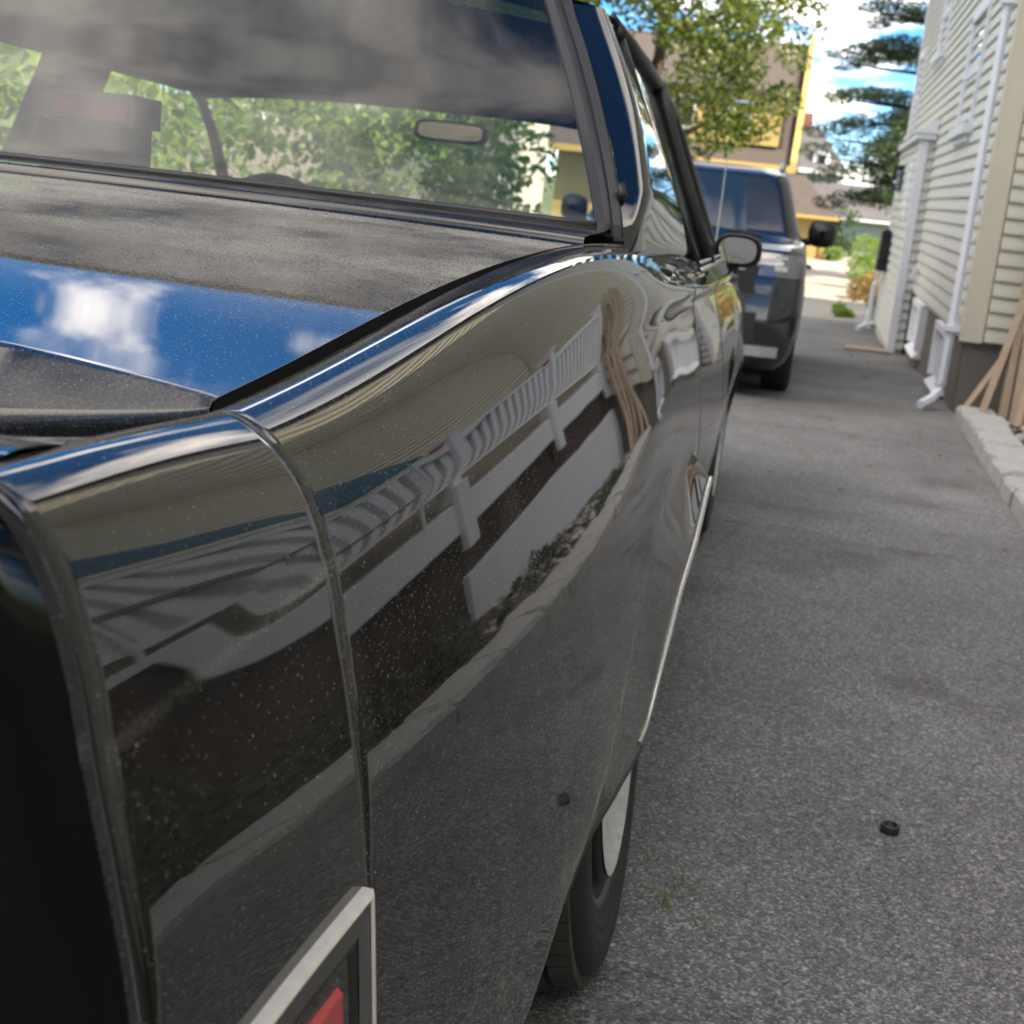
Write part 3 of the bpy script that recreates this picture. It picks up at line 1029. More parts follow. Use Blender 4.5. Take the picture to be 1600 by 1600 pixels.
wheel(-.140, 1.81)
wheel(2 * XC + .140, 1.81, False)
wheel(-.165, 4.75)
wheel(2 * XC + .165, 4.75, False)

# rear side marker: square bezel standing proud of the flank, red lens inside
def flank(y, z):
    s = section(y)
    s = [p for p in s if p[1] <= .80]
    for a, b in zip(s[:-1], s[1:]):
        if (a[1] - z) * (b[1] - z) <= 0 and abs(a[1] - b[1]) > 1e-6:
            t = (a[1] - z) / (a[1] - b[1])
            return a[0] + t * (b[0] - a[0])
    return s[-1][0]


for mir in (False, True):
    mk = empty("side_marker")
    mk.parent = car
    y0, y1, z0, z1 = .520, .748, .470, .602
    def ring(pts4, out, nm, mat, par, inner):
        pass
    def on(y, z, o):
        x = flank(y, z) + o
        return (x if not mir else 2 * XC - x, y, z)
    def frame(outer, inner, oo, oi, base):
        """bevelled frame: base edge, outer crest, inner edge"""
        vs, fs = [], []
        loops = []
        for (ya, yb, za, zb), o in ((outer, base), (outer, oo * .8), ((outer[0] + .003, outer[1] - .003, outer[2] + .003, outer[3] - .003), oo), (inner, oi)):
            n = 6
            lp = [(ya + (yb - ya) * i / n, za) for i in range(n)] + [(yb, za + (zb - za) * i / n) for i in range(n)] + [(yb - (yb - ya) * i / n, zb) for i in range(n)] + [(ya, zb - (zb - za) * i / n) for i in range(n)]
            loops.append([on(y, z, o) for y, z in lp])
        n = len(loops[0])
        for lp in loops:
            vs += lp
        for j in range(3):
            for i in range(n):
                fs.append((j * n + i, j * n + (i + 1) % n, (j + 1) * n + (i + 1) % n, (j + 1) * n + i))
        return vs, fs
    v, f = frame((y0, y1, z0, z1), (y0 + .006, y1 - .004, z0 + .006, z1 - .006), .0085, .0065, -.004)
    cp("bezel_edge", v, f, 'satin_metal', mk)
    v, f = frame((y0 + .0055, y1 - .0035, z0 + .0055, z1 - .0055), (y0 + .02, y1 - .016, z0 + .02, z1 - .024), .0060, .0030, .000)
    cp("bezel", v, f, 'grey_plastic', mk)
    v, f = frame((y0 + .02, y1 - .016, z0 + .02, z1 - .024), (y0 + .024, y1 - .030, z0 + .024, z1 - .030), .0028, -.010, -.012)
    cp("recess", v, f, 'trim', mk)
    ly0, ly1, lz0, lz1 = y0 + .024, y1 - .036, z0 + .024, z1 - .038
    vs = [on(a, b, -.010) for a, b in ((ly0, lz0), (ly1, lz0), (ly1, lz1), (ly0, lz1))] + [on(a, b, .004) for a, b in ((ly0 + .006, lz0 + .006), (ly1 - .008, lz0 + .006), (ly1 - .008, lz1 - .006), (ly0 + .006, lz1 - .006))]
    cp("lens", vs, [(4, 5, 6, 7), (0, 1, 5, 4), (1, 2, 6, 5), (2, 3, 7, 6), (3, 0, 4, 7)], 'red_lens', mk)
    vs = [on(a, b, -.011) for a, b in ((y0 + .01, z0 + .01), (y1 - .01, z0 + .01), (y1 - .01, z1 - .01), (y0 + .01, z1 - .01))]
    cp("backing", vs, [(0, 1, 2, 3)], 'trim', mk)

# door handles, side mirrors, aerial
for mir in (False, True):
    def mx(v):
        return v if not mir else [(2 * XC - p[0], p[1], p[2]) for p in v]
    for y in (3.22, 4.35):
        m = MB()
        xb = flank(y, .80)
        m.tube([(xb - .01, y - .09, .80), (xb + .018, y - .085, .803), (xb + .022, y, .805), (xb + .018, y + .085, .805), (xb - .01, y + .09, .803)], .009, 8)
        m.box((xb - .01, y - .10, .785), (xb + .004, y + .10, .822))
        cp("door_handle", mx(m.v), m.f, 'dull_chrome', fd[1] if (mir and y > 4) else (fd[0] if y > 4 else None))
    cx, cy, cz, a, b = -.186, 4.50, .967, .072, .050
    rows = []
    for d, sc in ((.0, .90), (.0, 1.0), (.012, 1.03), (.05, .96), (.085, .72), (.10, .30), (.102, .01)):
        rows.append([(cx + a * sc * math.copysign(abs(math.cos(t))**.7, math.cos(t)), cy + d, cz + b * sc * math.copysign(abs(math.sin(t))**.75, math.sin(t))) for t in np.linspace(0, 2 * math.pi, 33)])
    m = MB().grid(rows)
    m.tube([(cx - .005, cy + .05, cz - .03), (cx - .010, cy + .05, cz - .065), (cx - .035, cy + .06, cz - .085)], [.018, .02, .026], 8)
    sm = cp("side_mirror", mx(m.v), m.f, 'trim', smooth=True)
    m = MB()
    ol = [(cx + a * .80 * math.copysign(abs(math.cos(t))**.7, math.cos(t)), cz + b * .78 * math.copysign(abs(math.sin(t))**.75, math.sin(t))) for t in np.linspace(0, 2 * math.pi, 33)[:-1]]
    m.prism(ol, 1, cy - .010, cy - .006)
    vv = [(x, y - .10 * (z - cz) + .08 * (x - cx), z) for x, y, z in m.v]
    cp("mirror_glass", mx(vv), m.f, 'mirror', sm)
m = MB()
m.tube([(-.285, 5.0, .93), (-.286, 5.0, 1.29)], [.0035, .0018], 6)
m.tube([(-.285, 5.0, .925), (-.285, 5.0, .95)], [.012, .008], 8)
cp("aerial", m.v, m.f, 'dull_chrome')
# small hinge knob at the foot of the rear pillar
m = MB()
m.tube([(-.262, 2.06, 1.030), (-.258, 2.055, 1.045), (-.262, 2.06, 1.060)], [.004, .008, .004], 8)
cp("pillar_clip", m.v, m.f, 'trim', smooth=True)

# ------------------------------------------------------------------ the SUV ahead
suv = empty("parked_suv")
SK = .92
SUV_L = 4.55


def suv_slice(z):
    w = np.interp(z, [.20, .30, .50, .75, .95, 1.05, 1.12, 1.18, 1.56, 1.62, 1.67, 1.69], [.80, .865, .90, .905, .90, .885, .86, .81, .69, .66, .57, .42])
    yr = np.interp(z, [.20, .30, .48, .75, .95, 1.03, 1.08, 1.12, 1.16, 1.60, 1.66, 1.69], [.12, .04, .0, .02, .06, .13, .30, .86, .95, 1.44, 1.58, 1.95])
    yf = np.interp(z, [.20, .30, .5, .95, 1.08, 1.5, 1.62, 1.69], [4.40, 4.50, 4.55, 4.52, 4.47, 4.15, 4.0, 3.4])
    r = np.interp(z, [.2, .6, 1.0, 1.12, 1.18, 1.5, 1.69], [.22, .24, .22, .20, .12, .12, .2])
    return float(w), float(yr), float(yf), float(r)


def suv_loop(z, grow=0.0, n=9):
    w, yr, yf, r = suv_slice(z)
    w += grow; yr -= grow; yf += grow
    pts = []
    for (cx, cy), a0 in (((w - r, yr + r), -90), ((w - r, yf - r), 0), ((-w + r, yf - r), 90), ((-w + r, yr + r), 180)):
        for k in range(n):
            a = math.radians(a0 + 90 * k / (n - 1))
            pts.append((cx + r * math.cos(a), cy + r * math.sin(a), z))
    return pts


zs = [.20, .26, .32, .42, .5, .6, .7, .8, .9, .96, 1.0, 1.03, 1.05, 1.07, 1.08, 1.09, 1.10, 1.11, 1.12, 1.14, 1.16, 1.18, 1.25, 1.35, 1.45, 1.53, 1.58, 1.60, 1.62, 1.64, 1.66, 1.675, 1.685]
loops = [suv_loop(z) for z in zs]
m = MB()
n = len(loops[0])
for lp in loops:
    m.v += lp
for j in range(len(zs) - 1):
    for i in range(n):
        m.f.append((j * n + i, j * n + (i + 1) % n, (j + 1) * n + (i + 1) % n, (j + 1) * n + i))
m.f.append(tuple(range((len(zs) - 1) * n, len(zs) * n)))
m.f.append(tuple(range(n))[::-1])
suv_body = m.build("body", 'suv_paint', suv, True)


def suv_patch(name, z0, z1, fa, fb, mat, grow=.004, nz=8, nn=10, par=None):
    """skin piece just proud of the body; fa, fb give (x or y limits) callables -> two end points at height z"""
    P = []
    for z in np.linspace(z0, z1, nz):
        a, b = np.array(fa(z)), np.array(fb(z))
        P.append([(*(a + (b - a) * k / (nn - 1)), z) for k in range(nn)])
    return MB().grid(P).build(name, mat, par or suv, True)


edge = lambda s, fr: (lambda z: (s * (suv_slice(z)[0] - .02) * fr, suv_slice(z)[1] + .010))
P = []
for z in np.linspace(1.165, 1.585, 12):
    w_, y_, _, r_ = suv_slice(z)
    P.append([(u * (w_ - .035), y_ - .006 + .075 * abs(u)**4, z) for u in np.linspace(-1, 1, 21)])
MB().grid(P).build("windscreen", 'screen_glass', suv, True)
for sgn in (1, -1):
    sd = lambda yy: (lambda z: (sgn * (suv_slice(z)[0] + .004), yy(z)))
    suv_patch("front_side_window", 1.17, 1.56, sd(lambda z: suv_slice(z)[1] + .26), sd(lambda z: 2.35), 'dark_glass')
    suv_patch("rear_side_window", 1.17, 1.56, sd(lambda z: 2.43), sd(lambda z: 3.3), 'dark_glass')
    suv_patch("quarter_window", 1.17, 1.54, sd(lambda z: 3.36), sd(lambda z: 3.9), 'dark_glass')
    suv_patch("sill_trim", .30, .40, sd(lambda z: .95), sd(lambda z: 3.3), 'silver')
    # headlamp wraps the corner
    P = []
    for z in np.linspace(.86, 1.02, 6):
        lp = suv_loop(z, .006)
        c = lp[0:7] if sgn > 0 else [(-x, y, zz) for x, y, zz in lp[0:7]]
        w, yr, yf, r = suv_slice(z)
        P.append([(sgn * (w - r - .10), yr - .006, z)] + c)
    lampo = MB().grid(P).build("headlamp", 'lamp_glass', suv, True)
    P2 = [[(p[0] * 1.001, p[1] - .004, z) for p in P[2][1:4]] for z in (.88, .91, .935)]
    MB().grid(P2).build("lamp_reflector", 'plate_white', lampo, True)
    P2 = [[(p[0] * 1.001, p[1] - .004, z) for p in P[4][1:4]] for z in (.965, .985, 1.005)]
    MB().grid(P2).build("lamp_reflector", 'plate_white', lampo, True)
    m = MB()
    m.tube([(sgn * .60, 1.85, 1.66), (sgn * .60, 1.90, 1.725), (sgn * .60, 2.5, 1.74), (sgn * .58, 3.6, 1.735), (sgn * .58, 3.68, 1.67)], .022, 6)
    m.build("roof_rail", 'silver', suv, True)
    rows = []
    for d, sc in ((.0, .85), (.0, 1.0), (.06, 1.02), (.12, .8), (.15, .2)):
        rows.append([(sgn * .985 + .105 * sc * math.copysign(abs(math.cos(t))**.7, math.cos(t)), 1.40 - d, 1.20 + .105 * sc * math.copysign(abs(math.sin(t))**.7, math.sin(t))) for t in np.linspace(0, 2 * math.pi, 21)])
    mm_ = MB().grid(rows)
    mm_.add([(p[0], p[1] - .004, p[2]) for p in rows[1][:-1]], [tuple(range(20))])
    mm_.tube([(sgn * .84, 1.36, 1.12), (sgn * .96, 1.34, 1.14)], .03, 6)
    smi = mm_.build("side_mirror", 'black_metal', suv, True)
    for yy in (1.45, 2.45):
        mh = MB().tube([(sgn * .905, yy - .1, .93), (sgn * .935, yy - .08, .93), (sgn * .935, yy + .08, .93), (sgn * .905, yy + .1, .93)], .014, 6)
        mh.build("door_handle", 'suv_paint', suv, True)
    for yy in (.86, 3.62):
        w = empty("wheel")
        w.parent = suv
        w.location = (sgn * .90, yy, .36)
        v, f = lathe([(.23, -.03), (.25, -.004), (.31, .0), (.345, -.012), (.36, -.04), (.36, -.19), (.34, -.215), (.25, -.225)], 48)
        link("tyre", [(sgn * a, b, c) for a, b, c in v], f if sgn > 0 else [q[::-1] for q in f], 'rubber', w, True)
        v, f = lathe([(.001, -.03), (.06, -.03), (.20, -.05), (.225, -.02), (.235, -.015), (.235, -.06)], 40)
        link("wheel_rim", [(sgn * a, b, c) for a, b, c in v], f, 'silver', w, True)
        # dark arch flare
        rows = []
        for k in range(17):
            a = math.radians(180 * k / 16)
            rows.append([(sgn * (suv_slice(.36 + r * math.sin(a) + .02)[0] + o), yy + r * math.cos(a), .36 + r * math.sin(a)) for r, o in ((.375, -.10), (.385, .008), (.44, .010), (.45, .0))])
        MB().grid(rows, sgn < 0).build("arch_flare", 'trim', suv, True)
m = MB()
m.prism([(-.66, -.022), (.66, -.022), (.78, .03), (.78, .06), (-.78, .06), (-.78, .03)], 2, .30, .37)
m.build("bumper_strip", 'silver', suv)
m = MB()
m.box((-.60, -.008, .40), (.60, .03, .60))
m.build("lower_intake", 'trim', suv)
m = MB()
m.box((-.56, .012, .74), (.56, .07, .98))
gr = m.build("grille", 'trim', suv)
m = MB()
m.box((-.48, .004, .885), (.48, .0115, .915))
m.build("grille_bar", 'silver', gr)
m = MB()
m.box((-.26, -.012, .62), (.26, -.001, .73))
m.build("number_plate", 'plate_white', suv)
m = MB()
m.tube([(.55, .90, 1.135), (.2, .90, 1.16), (-.1, .93, 1.175)], .010, 6)
m.tube([(-.1, .90, 1.135), (-.4, .90, 1.16), (-.66, .95, 1.175)], .010, 6)
m.build("wipers", 'trim', suv)
m = MB()
m.box((-.70, .3, .14), (.70, 4.3, .22))
m.build("underbody", 'black', suv)
sb = Vector((-.765, 9.30, 0))
suv.matrix_world = Matrix.Translation(C2W @ sb + BASE0) @ C2W.to_4x4() @ Matrix.Diagonal((SK, SK, SK, 1))
tag(suv, "near-black SUV parked ahead of the black sedan, clouds mirrored in its windscreen", "SUV")

# ------------------------------------------------------------------ the house beside the driveway
house = empty("house", (1.07, 10.0, 0.0))
tag(house, "two-storey house with pale lap siding rising along the right of the driveway", "house")
HX, HY = 1.07, 10.0


def hp(mb, name, mat, parent=None, smooth=False):
    return link(name, [(v[0] - HX, v[1] - HY, v[2]) for v in mb.v], mb.f, mat, parent or house, smooth)


BH = .1035


def boards(axis, fixed, a, b, z0, z1, mat, sign):
    """lap siding, one object per course; axis = direction the boards run; sign = which way the wall faces"""
    prof = [(0.0, 0.0), (.0235, 0.0), (.0250, .008), (.0205, .040), (.0035, BH + .008), (0.0, BH + .008)]
    m = MB()
    if axis == 1:
        m.prism([(fixed + sign * p, z) for p, z in prof], 1, a, b)
    else:
        m.prism([(fixed + sign * p, z) for p, z in prof], 0, a, b)
    src = None
    k = int(math.ceil((z1 - z0) / BH))
    for i in range(k):
        if src is None:
            src = hp(m, "siding_board", mat)
            o = src
        else:
            o = src.copy()
            COL.objects.link(o)
        o.location = (0, random.uniform(-.0008, .0008) if axis == 1 else 0, z0 + i * BH)


boards(1, 1.085, 10.02, 21.5, .222, 6.3, 'siding_l', -1)
boards(0, 10.015, 1.21, 2.88, .20, 6.3, 'siding_c', -1)
boards(1, 2.90, -9.0, 9.98, .42, 6.3, 'siding_c', -1)  # near wall carried on unseen behind the camera to shade the car
m = MB()
for k in range(58):
    for _ in range(2):
        yy = random.uniform(10.3, 21.2)
        z0 = .222 + k * BH
        m.add([(1.085 - .0248, yy, z0 + .004), (1.085 - .0248, yy + .004, z0 + .004), (1.085 - .0095, yy + .004, z0 + .088), (1.085 - .0095, yy, z0 + .088),
               (1.085 - .0262, yy, z0 + .004), (1.085 - .0262, yy + .004, z0 + .004), (1.085 - .0109, yy + .004, z0 + .088), (1.085 - .0109, yy, z0 + .088)],
              [(4, 5, 6, 7), (0, 4, 7, 3), (1, 2, 6, 5), (0, 1, 5, 4)])
jo = hp(m, "siding_joints", 'concrete')
jo['kind'] = "stuff"
m = MB()
m.box((1.09, 10.03, .20), (9.0, 21.45, 6.4))
m.box((2.91, -9.0, -.4), (9.0, 10.03, 6.4))  # unseen stretch behind the camera added to block the sun
hp(m, "wall_core", 'offwhite')
m = MB()
m.box((1.105, 10.04, -1.0), (1.30, 21.4, .222))
m.box((1.12, 10.035, -.6), (2.90, 10.2, .20))
hp(m, "foundation", 'concrete')
m = MB()
m.box((1.058, 10.0, .19), (1.20, 10.016, 6.3))
m.box((1.056, 9.998, .19), (1.072, 10.10, 6.3))
hp(m, "corner_board", 'offwhite')
m = MB()
m.box((1.055, 21.40, -.5), (1.09, 21.52, 6.3))
hp(m, "corner_board", 'white')
m = MB()
m.box((1.072, 10.1, .196), (1.10, 21.4, .228))
hp(m, "starter_strip", 'offwhite')
# roof with overhang
def gable(x0, xm, x1, ya, yb, z0, z1):
    return MB().add([(x0, ya, z0), (x0, yb, z0), (xm, yb, z1), (xm, ya, z1), (x1, yb, z0), (x1, ya, z0),
       (x0, ya, z0 + .12), (x0, yb, z0 + .12), (xm, yb, z1 + .14), (xm, ya, z1 + .14), (x1, yb, z0 + .12), (x1, ya, z0 + .12)],
      [(0, 1, 2, 3), (3, 2, 4, 5), (9, 8, 7, 6), (11, 10, 8, 9), (0, 6, 7, 1), (4, 10, 11, 5), (0, 3, 9, 6), (3, 5, 11, 9), (1, 7, 8, 2), (2, 8, 10, 4)])


hp(gable(.70, 5.0, 9.4, 9.72, 22.0, 6.30, 8.60), "roof", 'grey_shingle')
m = gable(2.86, 6.0, 9.4, -9.6, 9.70, 6.30, 6.42)
hp(m, "roof", 'grey_shingle')


def side_window(y0, y1, z0, z1, x=1.068):
    w = MB()
    w.box((x - .030, y0 - .07, z0), (x + .03, y0, z1))
    w.box((x - .030, y1, z0), (x + .03, y1 + .07, z1))
    w.box((x - .032, y0 - .07, z1 + .002), (x + .03, y1 + .07, z1 + .09))
    w.box((x - .016, y0 + .002, z0 + .04), (x + .03, y0 + .05, z1 - .002))
    w.box((x - .016, y1 - .05, z0 + .04), (x + .03, y1 - .002, z1 - .002))
    w.box((x - .016, y0 + .052, (z0 + z1) / 2 - .025), (x + .03, y1 - .052, (z0 + z1) / 2 + .025))
    fr = hp(w, "window", 'bluewhite')
    s = MB()
    s.box((x - .075, y0 - .10, z0 - .075), (x + .02, y1 + .10, z0 - .001))
    s.box((x - .028, y0 - .07, z0 - .13), (x + .02, y1 + .07, z0 - .077))
    hp(s, "sill", 'bluewhite', fr)
    p = MB()
    p.box((x + .004, y0 + .05, z0 + .04), (x + .01, y1 - .05, z1))
    hp(p, "pane", 'dark_glass', fr)


side_window(11.95, 13.1, 1.72, 2.60)
side_window(16.4, 17.4, 2.72, 3.65)
side_window(19.9, 20.8, 2.0, 3.0)
side_window(12.0, 13.1, 4.4, 5.5)
# basement windows with white wells
for y0, y1 in ((10.95, 11.75), (13.55, 14.6)):
    w = MB()
    w.box((1.035, y0 - .06, -.24), (1.13, y0, .19))
    w.box((1.035, y1, -.24), (1.13, y1 + .06, .19))
    w.box((1.035, y0 + .001, .13), (1.13, y1 - .001, .19))
    w.add([(1.02, y0 - .06, -.30), (1.02, y1 + .06, -.30), (1.09, y1 + .06, -.241), (1.09, y0 - .06, -.241), (1.13, y0 - .06, -.31), (1.13, y1 + .06, -.31)],
          [(0, 3, 2, 1), (0, 1, 5, 4), (0, 4, 3), (1, 2, 5)])
    fr = hp(w, "basement_window", 'white')
    p = MB()
    p.box((1.085, y0 + .001, -.238), (1.095, y1 - .001, .129))
    hp(p, "pane", 'white', fr)
# downspouts
def spout(pts, name="downspout"):
    m = MB()
    m.tube(pts, .033, 6)
    return hp(m, name, 'bluewhite')


sp1 = spout([(1.005, 10.16, 6.2), (1.005, 10.16, .2), (1.000, 10.16, -.12), (.985, 10.13, -.19), (.93, 10.02, -.235), (.86, 9.90, -.262)])
for z in (.26, 2.4, 4.4):
    m = MB()
    m.box((.958, 10.108, z - .02), (1.07, 10.212, z + .02))
    hp(m, "strap", 'bluewhite', sp1)
spout([(1.01, 19.3, .28), (.95, 19.2, .27), (.86, 19.1, .22), (.83, 19.05, .05), (.83, 19.05, -.38), (.80, 18.98, -.47), (.70, 18.8, -.52)])
spout([(1.01, 19.75, 1.9), (1.0, 19.75, -.42), (.95, 19.68, -.50), (.86, 19.5, -.53)])
# side entry: shallow bump-out with white pilaster, lantern
boards(1, .935, 15.52, 19.0, -.42, 1.72, 'siding_l', -1)
boards(0, 15.49, .93, 1.07, -.42, 1.72, 'siding_l', -1)
m = MB()
m.box((.937, 15.50, -.55), (1.07, 19.0, 1.74))
hp(m, "entry_core", 'offwhite')
m = MB()
m.box((.905, 15.462, -.46), (.990, 15.56, 1.72))
hp(m, "entry_pilaster", 'white')
m = MB()
m.box((.900, 18.94, -.46), (.97, 19.02, 1.72))
hp(m, "entry_pilaster", 'white')
m = MB()
m.box((.86, 15.42, 1.74), (1.06, 19.06, 1.80))
m.add([(.84, 15.40, 1.80), (1.06, 15.40, 1.96), (1.06, 19.1, 1.96), (.84, 19.1, 1.80), (1.06, 15.40, 1.80), (1.06, 19.1, 1.80)], [(0, 1, 2, 3), (0, 4, 1), (3, 2, 5), (0, 3, 5, 4)])
hp(m, "entry_cap", 'white')
m = MB()
m.box((.84, 17.86, 1.50), (.935, 17.90, 1.53))
m.box((.79, 17.80, 1.475), (.91, 17.96, 1.50))
for dx, dy in ((.80, 17.81), (.90, 17.81), (.80, 17.95), (.90, 17.95)):
    m.box((dx - .008, dy - .008, 1.26), (dx + .008, dy + .008, 1.474))
m.box((.79, 17.80, 1.235), (.91, 17.96, 1.259))
ln = hp(m, "wall_lantern", 'black_metal')
m = MB()
m.box((.81, 17.83, 1.262), (.89, 17.93, 1.470))
hp(m, "lantern_glass", 'pane', ln)
m = MB()
m.box((.93, 16.1, .9), (.915, 17.0, 1.6))
m.box((.90, 16.05, .86), (.93, 16.1, 1.64))
m.box((.90, 17.0, .86), (.93, 17.05, 1.64))
hp(m, "window", 'white')
m = MB()
m.box((1.02, 15.0, .33), (1.068, 15.16, .47))
m.box((.99, 15.02, .35), (1.019, 15.14, .40))
hp(m, "dryer_vent", 'bluewhite')
m = MB()
m.prism([(.78, .26), (.91, .26), (.91, .74), (.86, .78), (.80, .74)], 1, 18.2, 18.75)
m.box((.80, 18.15, .40), (.90, 18.199, .66))
hp(m, "meter_box", 'black_metal')

# ------------------------------------------------------------------ porch on the near part of the house
porch = empty("porch", (2.4, 5.0, 0.0))
tag(porch, "raised porch with white railing beyond the right edge, mirrored in the car's flank", "porch")


def pp(mb, name, mat, parent=None):
    return link(name, [(v[0] - 2.4, v[1] - 5.0, v[2]) for v in mb.v], mb.f, mat, parent or porch)


PX = 1.72
m = MB(); m.box((PX + .03, .6, .33), (2.895, 9.9, .42)); pp(m, "deck", 'pale_concrete')
m = MB(); m.box((PX - .01, 2.6, .29), (PX + .028, 9.9, .415)); pp(m, "rim_board", 'white')
m = MB(); m.box((PX + .06, .6, -.3), (PX + .09, 9.9, .289)); pp(m, "skirt", 'brown_wood')
m = MB(); m.box((PX - .06, 4.95, -.34), (PX - .02, 9.7, .13)); pp(m, "base_board", 'bluewhite')
posts = (9.75, 7.35, 5.15, 3.15)
for y in posts:
    m = MB()
    m.box((PX - .02, y - .06, .42), (PX + .10, y + .06, 1.42))
    m.box((PX - .04, y - .08, 1.421), (PX + .12, y + .08, 1.46))
    m.box((PX - .05, y - .09, .22), (PX - .012, y + .09, .50))
    pp(m, "post", 'white')
for a, b in zip(posts[1:], posts[:-1]):
    m = MB(); m.box((PX + .01, a + .061, 1.26), (PX + .07, b - .061, 1.33)); pp(m, "hand_rail", 'white')
    m = MB(); m.box((PX + .015, a + .061, .52), (PX + .065, b - .061, .58)); pp(m, "foot_rail", 'white')
    nb = int((b - a - .12) / .17)
    src = None
    for i in range(nb):
        y = a + .06 + (b - a - .12) * (i + .5) / nb
        if src is None:
            m = MB(); m.box((PX + .02, -.045, .581), (PX + .06, .045, 1.259))
            src = link("baluster", [(v[0] - 2.4, v[1], v[2]) for v in m.v], m.f, 'white', porch)
            src.location = (0, y - 5.0, 0)
        else:
            c = src.copy(); COL.objects.link(c); c.location = (0, y - 5.0, 0)
for y in (7.2, 5.0):
    m = MB()
    m.add([(PX - .012, y - .16, 1.36), (PX - .012, y + .06, 1.36), (PX - .012, y + .02, 1.30), (PX - .012, y - .12, 1.31), (PX - .002, y - .16, 1.36), (PX - .002, y + .06, 1.36), (PX - .002, y + .02, 1.30), (PX - .002, y - .12, 1.31)],
          [(0, 1, 2, 3), (7, 6, 5, 4), (0, 4, 5, 1), (1, 5, 6, 2), (2, 6, 7, 3), (3, 7, 4, 0)])
    pp(m, "pennant", 'red_cloth')
# porch lantern and window on the wall behind
m = MB()
m.box((2.80, 6.10, 2.22), (2.882, 6.16, 2.28)); m.prism([(2.66, 2.30), (2.78, 2.36), (2.86, 2.30), (2.84, 2.02), (2.70, 2.02)], 1, 6.04, 6.22)
link("wall_lantern", [(v[0] - HX, v[1] - HY, v[2]) for v in m.v], m.f, 'black_metal', house)
m = MB()
arc = [(6.1 + .42 * math.cos(a) - .9, 1.55 + .42 * math.sin(a)) for a in np.linspace(0, math.pi, 15)]
outer = [(5.2 + .45, .95)] + [(5.2 + .45 * math.cos(a), 1.55 + .45 * math.sin(a)) for a in np.linspace(0, math.pi, 15)] + [(5.2 - .45, .95)]
m.prism(outer, 0, 2.85, 2.875)
aw = link("arched_window", [(v[0] - HX, v[1] - HY, v[2]) for v in m.v], m.f, 'white', house)
m = MB()
inner = [(5.2 + .36, 1.02)] + [(5.2 + .36 * math.cos(a), 1.55 + .36 * math.sin(a)) for a in np.linspace(0, math.pi, 15)] + [(5.2 - .36, 1.02)]
m.prism(inner, 0, 2.838, 2.848)
link("pane", [(v[0] - HX, v[1] - HY, v[2]) for v in m.v], m.f, 'dark_glass', aw)

# ------------------------------------------------------------------ edging, stakes, small things on the ground
edging = empty("stone_edging", (1.12, 8.0, gz(8.0)))
tag(edging, "curved row of rough grey granite blocks edging the bed beside the driveway", "stone edging")
ex = pc([.3, 3.0, 5.83, 6.9, 8.4, 9.67], [.985, .965, .975, 1.0, 1.04, 1.075])
y = 9.66
k = 0
while y > .4:
    L = random.uniform(.42, .62) if y > 3 else .55
    y0 = y - L + .018
    w = random.uniform(.22, .27)
    m = MB()
    top = random.uniform(.085, .115)
    nx, ny = 4, 4
    P = []
    vs = []
    for lev, (ins, zz) in enumerate(((0.0, -.06), (0.002, top - .02), (.016, top))):
        ring = []
        for i in range(4):
            ring.append((ins + (w - 2 * ins) * i / 4, ins))
        for i in range(4):
            ring.append((w - ins, ins + (L - .018 - 2 * ins) * i / 4))
        for i in range(4):
            ring.append((w - ins - (w - 2 * ins) * i / 4, L - .018 - ins))
        for i in range(4):
            ring.append((ins, L - .018 - ins - (L - .018 - 2 * ins) * i / 4))
        for (a, b) in ring:
            yy = y0 + b
            vs.append((ex(yy) + a + random.uniform(-.007, .007), yy + random.uniform(-.006, .006), gz(yy) + zz + random.uniform(-.006, .006)))
    fs = [(l * 16 + i, l * 16 + (i + 1) % 16, (l + 1) * 16 + (i + 1) % 16, (l + 1) * 16 + i) for l in range(2) for i in range(16)]
    fs.append(tuple(range(32, 48)))
    link("granite_block", [(v[0] - 1.12, v[1] - 8.0, v[2] - gz(8.0)) for v in vs], fs, 'granite', edging)
    y -= L
    k += 1

stk = [((1.13, 9.72, -.26), (1.75, 9.97, .90), "lowest wooden stake, slanting behind the downspout foot"),
       ((1.20, 9.42, -.25), (1.60, 9.93, 1.60), "thickest wooden stake, leaning from beside the granite blocks"),
       ((1.335, 9.42, -.25), (1.40, 9.93, 1.50), "upright wooden stake in the middle of the leaning bunch"),
       ((1.395, 9.34, -.25), (1.46, 9.94, 1.62), "wooden stake just right of the middle one, leaning in the bed"),
       ((1.43, 9.30, -.25), (1.62, 9.95, 1.30), "rightmost wooden stake at the edge of the photo")]
for a, b, lab in stk:
    a, b = Vector(a), Vector(b)
    s = empty("wooden_stake", a)
    m = MB()
    m.tube([(0, 0, 0), tuple((b - a) * .5 + Vector((.004, 0, .003))), tuple(b - a)], .033, 4)
    s2 = m.build("wooden_stake", 'wood')
    bpy.data.objects.remove(s)
    s2.location = a
    tag(s2, lab, "stake", "wooden stakes leaning by the house corner")

